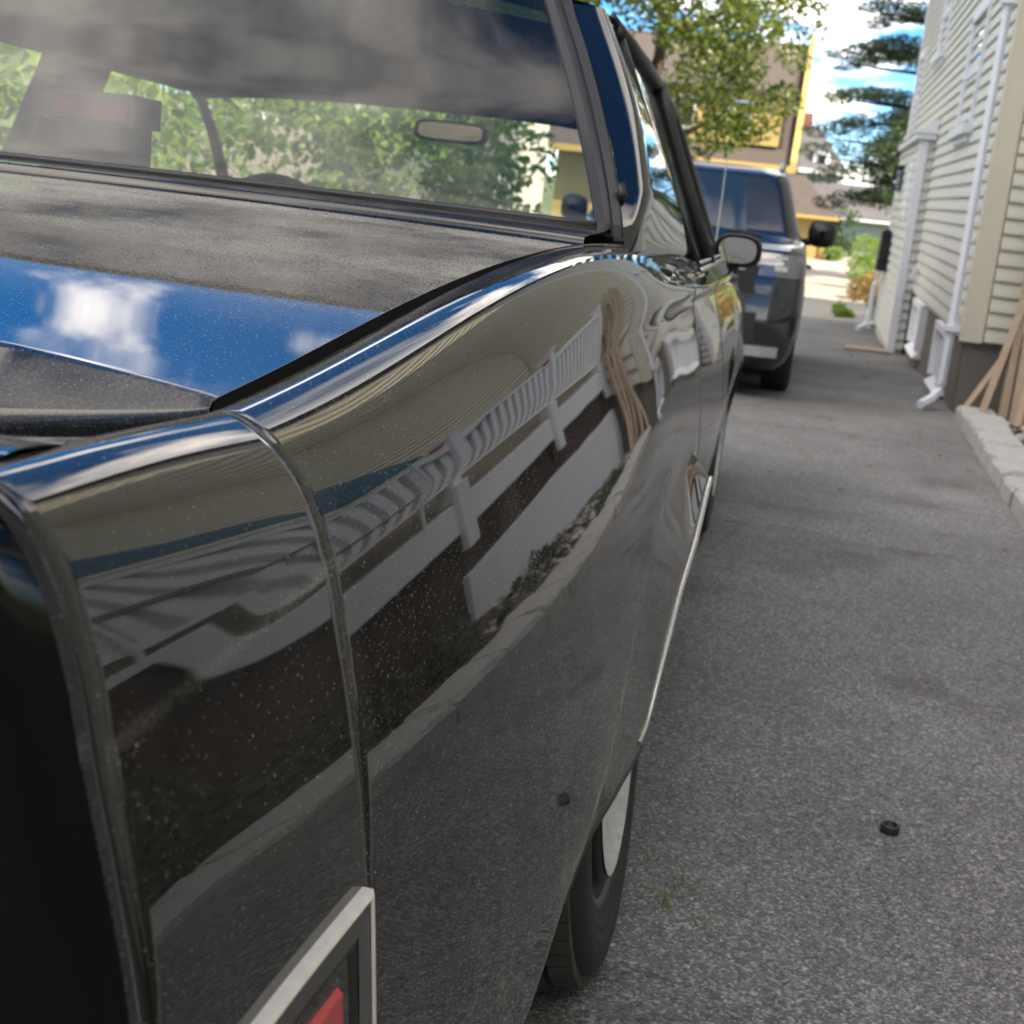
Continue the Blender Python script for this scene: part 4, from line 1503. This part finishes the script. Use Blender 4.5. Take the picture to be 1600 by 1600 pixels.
# black plastic cap lying on the asphalt
v, f = lathe([(.0115, .0), (.0165, .0), (.0170, .002), (.0170, .0135), (.0160, .0150), (.0125, .0150), (.0118, .0140), (.0112, .004), (.0005, .004)], 28)
v = [(a, b, c) for c, a, b in v]
capo = link("bottle_cap", v, f, 'trim', None, True)
capo.location = (.283, 2.42, gz(2.42) + .001)
capo.rotation_euler = (.02, .03, 0)
tag(capo, "small black plastic cap lying open on the asphalt at lower right", "cap")
m = MB().add([(0, 0, 0), (.45, .02, 0), (.46, .40, 0), (.02, .42, 0), (0, 0, .02), (.45, .02, .02), (.46, .40, .025), (.02, .42, .022)], [(0, 3, 2, 1), (4, 5, 6, 7), (0, 1, 5, 4), (1, 2, 6, 5), (2, 3, 7, 6), (3, 0, 4, 7)])
bd = m.build("plank", 'wood')
bd.location = (.46, 15.15, gz(15.3) + .012)
bd.rotation_euler = (math.atan(-S), 0, 0)
tag(bd, "short flat brown board lying across the driveway by the house", "board")


def leaves(name, clumps, size, mat, parent=None, aspect=.55, flat=.0, droop=.3, origin=(0, 0, 0)):
    """many leaf quads filling ellipsoid clumps: clump = (centre, radii, count)"""
    V = []
    for c, r, nn in clumps:
        d = RNG.normal(size=(nn, 3))
        d /= np.linalg.norm(d, axis=1)[:, None]
        rad = RNG.uniform(0.25, 1.0, nn) ** .45
        p = np.array(c) + d * rad[:, None] * np.array(r)
        u = RNG.normal(size=(nn, 3)); u[:, 2] *= (1 - flat)
        u /= np.linalg.norm(u, axis=1)[:, None]
        w = np.cross(u, RNG.normal(size=(nn, 3)) * np.array([1, 1, 1 - flat]) + np.array([0, 0, flat * 3]))
        w /= np.linalg.norm(w, axis=1)[:, None] + 1e-6
        s = size * RNG.uniform(.6, 1.35, nn)[:, None]
        a = p - u * s * .5
        e = p + u * s * .5 - np.array([0, 0, droop]) * s * .4
        b1 = p + w * s * aspect * .5
        b2 = p - w * s * aspect * .5
        V.append(np.stack([a, b1, e, b2], 1))
    V = np.concatenate(V).reshape(-1, 3) - np.array(origin)
    n = len(V) // 4
    me = bpy.data.meshes.new(name)
    me.vertices.add(len(V)); me.vertices.foreach_set("co", V.ravel())
    me.loops.add(len(V)); me.loops.foreach_set("vertex_index", np.arange(len(V), dtype=np.int32))
    me.polygons.add(n)
    me.polygons.foreach_set("loop_start", np.arange(0, 4 * n, 4, dtype=np.int32))
    me.polygons.foreach_set("loop_total", np.full(n, 4, dtype=np.int32))
    me.update(calc_edges=True)
    me.validate()
    me.materials.append(M[mat])
    o = bpy.data.objects.new(name, me)
    COL.objects.link(o)
    if parent is not None:
        o.parent = parent
    return o


def clumpset(n, box, r, count, shape=None):
    out = []
    while len(out) < n:
        c = [random.uniform(a, b) for a, b in box]
        if shape and not shape(c):
            continue
        q = random.uniform(.6, 1.3)
        out.append((c, (r[0] * q, r[1] * q, r[2] * q), int(count * q * q)))
    return out


def plant(name, base, clumps, size, mat, label, cat, group=None, trunk=None, **kw):
    t = empty(name, base)
    lf = leaves("crown" if trunk else "foliage", clumps, size, mat, t, origin=base, **kw)
    lf['kind'] = "stuff"
    if trunk:
        m = MB()
        for pts, rr in trunk:
            m.tube([(p[0] - base[0], p[1] - base[1], p[2] - base[2]) for p in pts], rr, 7)
        m.build("trunk", 'bark', t, True)
    tag(t, label, cat, group)
    return t


# deciduous tree beyond the SUV
base = (-3.7, 28.0, gz(28))
def treeshape(c):
    x, y, z = c
    return ((x + 3.3) / 3.4)**2 + ((y - 28) / 2.6)**2 + ((z - 5.3) / 3.9)**2 < 1
cl = clumpset(125, ((-6.8, -.75), (25.5, 30.5), (1.6, 9.0)), (.62, .62, .5), 260, treeshape)
cl += [((-1.35, 27.2, 2.3), (.5, .4, .35), 240), ((-1.0, 27.4, 2.75), (.45, .4, .35), 220), ((-.85, 27.2, 3.5), (.35, .35, .3), 150), ((-1.9, 27, 2.0), (.55, .4, .35), 240), ((-2.6, 27, 1.75), (.6, .4, .3), 260)]
tr = [([base, (-3.65, 28, 1.2), (-3.4, 28, 3.2), (-3.3, 28, 6.5)], [.20, .16, .12, .04])]
for ang, zz in ((0, 1.6), (1.2, 2.0), (2.6, 2.4), (3.9, 2.8), (5.1, 3.2), (.5, 3.6), (2, 4.2), (4.4, 4.6)):
    tr.append(([(-3.5, 28, zz), (-3.45 + 1.2 * math.cos(ang), 28 + 1.0 * math.sin(ang), zz + .7), (-3.4 + 2.5 * math.cos(ang), 28 + 2.0 * math.sin(ang), zz + 1.1)], [.07, .045, .015]))
plant("leafy_tree", base, cl, .125, 'leaf', "big sunlit leafy tree behind the SUV, in front of the yellow house", "tree", trunk=tr)

# pine behind the house
base = (2.0, 34.0, gz(34))
cl = []
def branch(z, length, ang, n, droop=.12, thick=.26):
    for i in range(n):
        t = (i + 1) / n
        c = (2.0 + math.cos(ang) * length * t, 34 + math.sin(ang) * length * t, z + .25 * math.sin(t * 2.6) - droop * t)
        cl.append((c, (.42 * (1.15 - .5 * t) + .1, .42 * (1.15 - .5 * t) + .1, thick * (1 - .4 * t)), 190))
brs = []
for z, L in ((1.2, 2.1), (1.6, 2.2), (2.0, 2.3), (2.45, 2.3), (2.9, 1.9), (3.35, 2.25), (4.1, 1.9), (4.5, 2.15), (5.2, 1.8), (5.9, 1.9), (6.7, 1.7), (7.5, 1.5), (8.4, 1.2), (9.2, .8)):
    na = 5 if z < 3 else 4
    for k in range(na):
        ang = math.pi + (k - (na - 1) / 2) * 1.25 + random.uniform(-.2, .2)
        if k == na // 2:
            ang = math.pi + random.uniform(-.25, .25)
        LL = L * random.uniform(.85, 1.05)
        branch(z + random.uniform(-.1, .1), LL, ang, 5, random.uniform(-.1, .25), .20 if z > 3 else .30)
        brs.append(([(2.0, 34, z - .1), (2.0 + .9 * LL * math.cos(ang), 34 + .9 * LL * math.sin(ang), z + .02)], [.05, .015]))
plant("pine_tree", base, cl, .17, 'needle', "dark green pine with layered branches left of the house wall", "tree",
      trunk=[([base, (2.0, 34, 4), (2.0, 34, 10)], [.2, .14, .03])] + brs, aspect=.16, flat=.4, droop=.5)

# bushes at the end of the driveway
plant("round_bush", (1.1, 30.0, gz(30)), [((1.05, 30, .16), (.34, .4, .34), 900), ((1.3, 30.1, .05), (.28, .3, .42), 500), ((1.02, 30, -.25), (.34, .35, .35), 700)], .055, 'lime',
      "clipped lime-green bush catching the sun at the end of the driveway", "bush")
plant("flowering_shrub", (1.1, 26.0, gz(26)), clumpset(12, ((.85, 1.25), (25.2, 27.0), (-.6, -.05)), (.18, .2, .16), 130), .06, 'fall',
      "reddish green shrub below the lime bush beside the house wall", "shrub")
plant("weed_clump", (.55, 21.7, gz(21.7)), [((.50, 21.7, -.52), (.11, .15, .16), 190), ((.62, 21.8, -.56), (.12, .15, .08), 140)], .10, 'lime',
      "bright yellow-green weed clump at the edge of the asphalt", "weed", aspect=.22)
m = MB().add([(.60, 21.9, -.64), (.98, 21.8, -.64), (1.0, 22.3, -.64), (.64, 22.4, -.64), (.66, 21.98, -.55), (.93, 21.9, -.53), (.95, 22.2, -.54), (.70, 22.25, -.55)],
             [(4, 5, 6, 7), (0, 1, 5, 4), (1, 2, 6, 5), (2, 3, 7, 6), (3, 0, 4, 7)])
tag(m.build("flat_rock", 'granite'), "flat grey rock beside the yellow-green weeds", "rock")
plant("dark_hedge", (.55, 46.5, -.6), clumpset(20, ((.2, 1.3), (46.3, 47.4), (-.5, .75)), (.25, .3, .25), 120), .10, 'darkleaf',
      "dark clipped hedge between the yellow garage and the lime bush", "hedge")
plant("low_shrub", (.6, 43.6, -.6), clumpset(7, ((.35, .85), (43.2, 44.0), (-.55, -.3)), (.18, .2, .14), 120), .07, 'hedge',
      "low green shrub at the foot of the yellow garage", "shrub")

# greenery along the left of the driveway, seen through the car's windows
for i, (x, y, h, lab) in enumerate(((-3.9, 4.6, 1.5, "sunlit shrub seen through the sedan's left side windows"), (-4.6, 7.4, 1.9, "tall sunlit shrub seen through the left half of the windscreen"),
                                    (-4.3, 10.4, 2.0, "sunlit shrub seen left of the inside mirror"), (-4.0, 13.8, 2.1, "leafy shrub seen below the inside mirror"), (-4.9, 18.0, 2.4, "farthest shrub in the row left of the driveway"))):
    cl = clumpset(26, ((x - 1.1, x + .9), (y - 1.6, y + 1.6), (gz(y) + .1, gz(y) + h)), (.42, .42, .36), 170)
    plant("shrub", (x, y, gz(y)), cl, .11, 'hedge', lab, "shrub", "shrubs along the left of the driveway",
          )
fence = empty("board_fence", (-6.6, 10.0, gz(10)))
tag(fence, "weathered grey board fence behind the shrubs, seen through the car windows", "fence")
src = None
for i in range(110):
    y = 1.0 + i * .165
    if src is None:
        m = MB(); m.prism([(0, 0), (.15, 0), (.15, 1.72), (.075, 1.80), (0, 1.72)], 0, 0, .02)
        src = link("fence_board", m.v, m.f, 'fence', fence); o = src
    else:
        o = src.copy(); COL.objects.link(o)
    o.location = (random.uniform(-.01, .01), y - 10.0, gz(y) - gz(10))
for i in range(8):
    m = MB(); m.box((-.10, 1.0 + i * 2.45 - 10, -.3), (-.012, 1.10 + i * 2.45 - 10, 1.9)); m.build("fence_post", 'fence', fence)

# ------------------------------------------------------------------ buildings beyond
def bld(name, base, label):
    e = empty(name, base)
    tag(e, label, "house" if "garage" not in name else "garage")
    return e


def bp(mb, name, mat, e, parent=None):
    l = e.location
    return link(name, [(v[0] - l[0], v[1] - l[1], v[2] - l[2]) for v in mb.v], mb.f, mat, parent or e)


GL = gz(40)
yh = bld("yellow_house", (-5.5, 54.0, GL), "yellow house with a steep brown shingle roof and dormer behind the leafy tree")
m = MB(); m.box((-9.6, 52.2, GL), (-1.25, 58, 2.05)); bp(m, "wall", 'yellow', yh)
m = MB(); m.add([(-10, 51.6, 2.1), (-1.05, 51.6, 2.1), (-1.05, 55.5, 6.6), (-10, 55.5, 6.6), (-10, 59.4, 2.1), (-1.05, 59.4, 2.1)],
                [(0, 1, 2, 3), (3, 2, 5, 4), (0, 3, 4), (1, 5, 2)]); bp(m, "roof", 'shingle', yh)
m = MB()
m.add([(-1.22, 51.5, 2.12), (-1.02, 51.5, 2.12), (-1.02, 55.45, 6.68), (-1.22, 55.45, 6.68), (-1.22, 51.5, 2.30), (-1.02, 51.5, 2.30), (-1.02, 55.45, 6.86), (-1.22, 55.45, 6.86)],
      [(0, 3, 2, 1), (4, 5, 6, 7), (0, 1, 5, 4), (1, 2, 6, 5), (2, 3, 7, 6), (3, 0, 4, 7)])
bp(m, "rake_board", 'yellow_trim', yh)
m = MB(); m.box((-10.1, 51.38, 1.90), (-1.0, 51.56, 2.12)); m.box((-10.0, 51.57, 2.0), (-1.1, 52.2, 2.04)); bp(m, "eave_board", 'yellow_trim', yh)
dm = MB(); dm.box((-8.6, 52.0, 2.75), (-1.75, 55.3, 4.45)); dormer = bp(dm, "dormer", 'yellow', yh)
m = MB(); m.add([(-8.9, 51.7, 4.46), (-1.5, 51.7, 4.46), (-1.5, 55.2, 6.3), (-8.9, 55.2, 6.3), (-8.9, 51.7, 4.58), (-1.5, 51.7, 4.58), (-1.5, 55.2, 6.45), (-8.9, 55.2, 6.45)],
                [(0, 3, 2, 1), (4, 5, 6, 7), (0, 1, 5, 4), (1, 2, 6, 5), (3, 0, 4, 7)]); bp(m, "dormer_roof", 'shingle', yh)
m = MB(); m.box((-1.745, 52.1, 2.75), (-1.60, 55.2, 4.44)); bp(m, "dormer_cheek", 'shade_door_brown', yh)  # shaded side of the yellow dormer, its shade painted in as dark brown
for x in (-3.2, -5.2, -7.2):
    m = MB(); m.box((x - .45, 51.93, 3.1), (x + .45, 51.998, 4.2)); w = bp(m, "window", 'white', yh)
    m = MB(); m.box((x - .36, 51.90, 3.18), (x + .36, 51.928, 4.12)); bp(m, "pane", 'dark_glass', yh, w)
m = MB(); m.box((-2.25, 54.55, 6.0), (-1.95, 54.95, 6.36)); bp(m, "roof_vent", 'white', yh)

gy = bld("yellow_garage", (-.6, 44.5, GL), "small yellow garage with a brown hip roof right of the SUV")
m = MB(); m.box((-2.6, 43.6, GL), (.30, 47, .62)); bp(m, "wall", 'yellow', gy)
m = MB(); m.add([(-2.9, 43.3, .60), (.58, 43.3, .60), (.58, 47.3, .60), (-2.9, 47.3, .60), (-1.9, 45.2, 1.75), (-.6, 45.2, 1.75)], [(0, 1, 5, 4), (1, 2, 5), (2, 3, 4, 5), (3, 0, 4), (3, 2, 1, 0)]); bp(m, "roof", 'shingle', gy)
m = MB(); m.box((-2.92, 43.24, .53), (.60, 43.298, .62)); bp(m, "fascia", 'yellow_trim', gy)
m = MB(); m.box((.18, 43.55, GL), (.32, 43.66, .53)); bp(m, "corner_board", 'yellow_trim', gy)

gg = bld("grey_garage", (1.2, 52.5, GL), "low grey garage with a wide grey roof beyond the hedge")
m = MB(); m.box((-1.6, 51, GL), (3.9, 56, .60)); bp(m, "wall", 'grey_wall', gg)
m = MB(); m.add([(-2.0, 50.6, .58), (4.3, 50.6, .58), (4.3, 56.4, .58), (-2.0, 56.4, .58), (-1.2, 53.4, 1.75), (2.0, 53.4, 1.75)], [(0, 1, 5, 4), (1, 2, 5), (2, 3, 4, 5), (3, 0, 4), (3, 2, 1, 0)]); bp(m, "roof", 'grey_shingle', gg)
m = MB(); m.box((.35, 50.9, GL), (.78, 50.998, .75)); bp(m, "door", 'shade_door_brown', gg)
m = MB(); m.box((-2.02, 50.52, .52), (4.32, 50.598, .60)); bp(m, "fascia", 'white', gg)

fh = bld("far_house", (.0, 72.0, GL), "far pale grey house with dormer and brick chimney under the pine")
m = MB(); m.box((-2.2, 70, GL), (.9, 76, 2.45)); bp(m, "wall", 'grey_wall', fh)
m = MB(); m.add([(-2.6, 69.6, 2.45), (1.1, 69.6, 2.45), (1.1, 76.4, 2.45), (-2.6, 76.4, 2.45), (-2.2, 73, 4.6), (-.6, 73, 4.6)], [(0, 1, 5, 4), (1, 2, 5), (2, 3, 4, 5), (3, 0, 4), (3, 2, 1, 0)]); bp(m, "roof", 'grey_shingle', fh)
m = MB(); m.box((-2.65, 69.5, 2.32), (1.15, 69.598, 2.50)); bp(m, "eave_board", 'white', fh)
m = MB(); m.box((-.62, 70.2, 2.55), (.15, 72, 3.35)); d_ = bp(m, "dormer", 'white', fh)
m = MB(); m.box((-.42, 70.13, 2.70), (-.05, 70.198, 3.20)); bp(m, "pane", 'dark_glass', fh, d_)
for x in (-1.3, -.35, .45):
    m = MB(); m.box((x - .25, 69.93, 1.35), (x + .25, 69.998, 2.15)); w = bp(m, "window", 'white', fh)
    m = MB(); m.box((x - .18, 69.9, 1.42), (x + .18, 69.928, 2.08)); bp(m, "pane", 'dark_glass', fh, w)
m = MB(); m.box((-1.35, 72.6, 4.2), (-.95, 73.1, 5.2)); bp(m, "chimney", 'brick', fh)
m = MB(); m.box((-1.0, 69.2, GL), (.8, 69.6, 1.05)); bp(m, "porch", 'white', fh)

ch = bld("cream_house", (-9.5, 32.0, gz(32)), "cream house half hidden by trees, seen through the sedan's windscreen")
m = MB(); m.box((-12, 30, gz(32)), (-6.9, 36, 3.2)); bp(m, "wall", 'siding_c', ch)
m = MB(); m.add([(-12.4, 29.6, 3.2), (-6.5, 29.6, 3.2), (-6.5, 36.4, 3.2), (-12.4, 36.4, 3.2), (-12.4, 33, 5.6), (-6.5, 33, 5.6)], [(0, 1, 5, 4), (2, 3, 4, 5), (3, 0, 4), (1, 2, 5)]); bp(m, "roof", 'grey_shingle', ch)
for x in (-11, -9.5, -8.0):
    m = MB(); m.box((x - .4, 29.93, .9), (x + .4, 29.998, 2.2)); w = bp(m, "window", 'white', ch)
    m = MB(); m.box((x - .32, 29.9, .98), (x + .32, 29.928, 2.12)); bp(m, "pane", 'dark_glass', ch, w)

# trees closing the view on the left and behind
for i, (x, y, r, h, lab) in enumerate(((-9.0, 16.0, 2.6, 4.6, "tall tree behind the fence left of the sedan"), (-8.2, 24.5, 2.4, 6.5, "tree in front of the cream house"),
                                       (-12.5, 44.0, 3.5, 8.0, "broad tree far left of the yellow house"), (-9.5, 5.0, 2.4, 3.8, "tree behind the fence nearest the camera"))):
    b = (x, y, gz(y))
    cl = clumpset(40, ((x - r, x + r), (y - r, y + r), (1.0, h)), (.75, .75, .6), 170, lambda c: ((c[0] - x) / r)**2 + ((c[1] - y) / r)**2 + ((c[2] - h * .6) / (h * .5))**2 < 1)
    plant("garden_tree", b, cl, .20, 'hedge', lab, "tree", "garden trees left of the driveway", trunk=[([b, (x, y, 1.5), (x, y, h * .8)], [.2, .15, .04])])
# far tree line closing the horizon
cl = []
for i in range(110):
    x = -70 + i * 1.5
    cl.append(((x, 95 + random.uniform(-4, 4), GL + random.uniform(.5, 3.2)), (1.8, 1.6, random.uniform(1.4, 2.4)), 90))
tl = leaves("distant_trees", cl, .55, 'darkleaf')
tag(tl, kind="stuff")

# overhead wires
for i, (z0, z1) in enumerate(((8.6, 8.9), (8.1, 8.35), (7.35, 7.7))):
    m = MB().tube([(-12 + 2.4 * k, 47, z0 + (z1 - z0) * k / 10 - .12 * math.sin(math.pi * k / 10)) for k in range(11)], .012, 4)
    tag(m.build("overhead_wire", 'trim'), ("topmost thin wire crossing the sky right of the yellow roof", "middle thin wire crossing the sky right of the yellow roof", "lowest thin wire, crossing in front of the yellow roof's peak")[i], "wire", "overhead wires")

# loose grit, twigs of grass and leaves on the asphalt
mb = MB()
for i in range(2600):
    if i < 1500:
        y = random.uniform(1.2, 4.5)
    else:
        y = random.uniform(2.5, 9)
    x = random.uniform(-.05 - .1 * random.random(), 1.0)
    r = random.choice((.0012, .0016, .002, .0026)) * random.uniform(.7, 1.5)
    z = gz(y) + r * .3
    mb.add([(x - r, y, z), (x, y - r, z), (x + r * .8, y, z), (x, y + r, z), (x, y, z + r)], [(0, 1, 4), (1, 2, 4), (2, 3, 4), (3, 0, 4)])
for i in range(26):
    y = random.uniform(1.9, 6.5); x = random.uniform(0, .95)
    r = random.uniform(.003, .0055); z = gz(y) + r * .2
    ring = [(x + r * math.cos(k * 1.047) * random.uniform(.8, 1.2), y + r * .8 * math.sin(k * 1.047), z) for k in range(6)]
    top = [(x + .6 * (p[0] - x), y + .6 * (p[1] - y), z + r * random.uniform(.6, .9)) for p in ring]
    mb.add(ring + top, [tuple(range(6, 12))] + [(k, (k + 1) % 6, 6 + (k + 1) % 6, 6 + k) for k in range(6)])
t = NT("pale grit")
g = t.node("ShaderNodeNewGeometry").outputs['Random Per Island']
cc = t.ramp(g, [(0, (.10, .095, .09)), (.6, (.30, .28, .25)), (.85, (.50, .48, .44)), (1, (.40, .22, .13))])
M['grit'] = t.done(t.node("ShaderNodeBsdfPrincipled", Base_Color=cc, Roughness=.8).outputs[0])
tag(mb.build("loose_grit", 'grit'), kind="stuff")

mb = MB()
for i in range(26):
    x0, y0 = -.07 + random.gauss(0, .035), 2.02 + random.gauss(0, .06)
    a = random.uniform(0, 6.28)
    L = random.uniform(.02, .06)
    z = gz(y0)
    w = .0016
    p = [(x0 + L * t * math.cos(a + .6 * t), y0 + L * t * math.sin(a + .6 * t), z + .004 + .018 * math.sin(t * 2.6)) for t in (0, .35, .7, 1)]
    vs = []
    for k, q in enumerate(p):
        ww = w * (1 - .8 * k / 3)
        vs += [(q[0] - ww * math.sin(a), q[1] + ww * math.cos(a), q[2]), (q[0] + ww * math.sin(a), q[1] - ww * math.cos(a), q[2])]
    mb.add(vs, [(0, 1, 3, 2), (2, 3, 5, 4), (4, 5, 7, 6)])
go = mb.build("grass_sprigs", 'hedge')
tag(go, kind="stuff")

mb = MB()
for i in range(34):
    y = random.uniform(5, 18)
    x = random.uniform(-.2, 1.0)
    s = random.uniform(.012, .03)
    a = random.uniform(0, 6.28)
    z = gz(y) + .004
    mb.add([(x - s * math.cos(a), y - s * math.sin(a), z), (x + .5 * s * math.sin(a), y - .5 * s * math.cos(a), z + .008), (x + s * math.cos(a), y + s * math.sin(a), z + .003), (x - .5 * s * math.sin(a), y + .5 * s * math.cos(a), z + .006)], [(0, 1, 2, 3)])
tag(mb.build("fallen_leaves", 'dryleaf'), kind="stuff")

# plants and chips in the bed
cl = []
for i in range(46):
    y = random.uniform(.8, 9.4)
    x = random.uniform(1.30, 1.58)
    q = random.uniform(.05, .12) if y > 4.6 else random.uniform(.12, .30)
    cl.append(((x, y, gz(y) + q * .6), (q * .7, q * .8, q * .7), int(900 * q)))
bp_ = leaves("bed_plants", cl, .045, 'darkleaf', aspect=.4)
tag(bp_, kind="stuff")
mb = MB()
for i in range(900):
    y = random.uniform(4.5, 9.6); x = random.uniform(1.24, 1.9)
    r = random.uniform(.012, .035); z = gz(y) + .045
    a = random.uniform(0, 3.1)
    mb.add([(x - r, y, z), (x, y - r * .6, z), (x + r, y, z + r * .3), (x, y + r * .6, z), (x, y, z + r * .7)], [(0, 1, 4), (1, 2, 4), (2, 3, 4), (3, 0, 4)])
tag(mb.build("bed_stones", 'grit'), kind="stuff")

# ------------------------------------------------------------------ what lies behind the photographer (seen in the mirrors)
th = bld("tan_house", (-3.0, -16.0, gz(-16)), "tan house across the road behind, seen only in the car mirrors")
m = MB(); m.box((-9, -22, gz(-16)), (1.0, -16, 6.5)); bp(m, "wall", pbr("tan clapboard", (.42, .30, .19), .7, 0, .08, 3), th)
m = MB(); m.add([(-9.5, -22.5, 6.5), (1.5, -22.5, 6.5), (1.5, -15.5, 6.5), (-9.5, -15.5, 6.5), (-9.5, -19, 9.2), (1.5, -19, 9.2)], [(0, 1, 5, 4), (2, 3, 4, 5), (3, 0, 4), (1, 2, 5), (3, 2, 1, 0)]); bp(m, "roof", 'shingle', th)
for x in (-7.2, -4.6, -2.0):
    for z in (1.6, 4.2):
        m = MB(); m.box((x - .5, -15.998, z), (x + .5, -15.93, z + 1.5)); w = bp(m, "window", 'white', th)
        m = MB(); m.box((x - .4, -15.928, z + .1), (x + .4, -15.90, z + 1.4)); bp(m, "pane", 'dark_glass', th, w)
for i, (x, y, r, h, lab) in enumerate(((-12.0, -12.0, 3.0, 7.5, "tree left of the tan house, seen only in the car mirrors"), (6.5, -17.0, 3.0, 8.0, "tree right of the tan house, seen only in the car mirrors"))):
    b = (x, y, gz(y))
    cl = clumpset(40, ((x - r, x + r), (y - r, y + r), (1.0, h)), (.8, .8, .7), 150, lambda c: ((c[0] - x) / r)**2 + ((c[1] - y) / r)**2 + ((c[2] - h * .6) / (h * .5))**2 < 1)
    plant("garden_tree", b, cl, .24, 'hedge', lab, "tree", "garden trees behind the photographer", trunk=[([b, (x, y, 1.5), (x, y, h * .8)], [.2, .15, .04])])

M['teal'] = pbr("teal cotton", (.03, .13, .20), .85, 0, .15, 14, .002, 60)
# teal canvas shade above the porch rail, mirrored beside the panel seam
cv = MB()
P, Q = [], []
for i in range(13):
    a = math.pi * i / 12
    row, row2 = [], []
    for k in range(15):
        u = -1 + 2 * k / 14
        sag = .05 * math.sin(5 * u) * math.sin(a) + .02 * math.sin(9 * u + 3 * a)
        row.append((2.02 + .34 * math.cos(a), 4.15 + .62 * u * (1 - .15 * math.sin(a)), 1.40 + (.75 + sag) * math.sin(a) * (1 - .35 * u * u)))
        row2.append((row[-1][0] * 1.0, row[-1][1], row[-1][2] - .012))
    P.append(row); Q.append(row2)
cv.grid(P); cv.grid(Q, True)
shade = empty("canvas_shade", (2.02, 4.15, .42))
link("canvas", [(v[0] - 2.02, v[1] - 4.15, v[2] - .42) for v in cv.v], cv.f, 'teal', shade, True)
for dx, dy in ((-.32, -.5), (-.32, .5), (.32, -.5), (.32, .5)):
    m = MB().tube([(dx, dy, 0), (dx, dy, .96)], .012, 6)
    m.build("pole", 'white', shade)
m = MB().box((-.30, -.45, .45), (.30, .45, .50))
m.build("seat", pbr("mauve cushion", (.20, .17, .20), .9), shade)
tag(shade, "teal canvas shade over a porch seat, mirrored beside the seam of the sedan's end cap", "canopy")
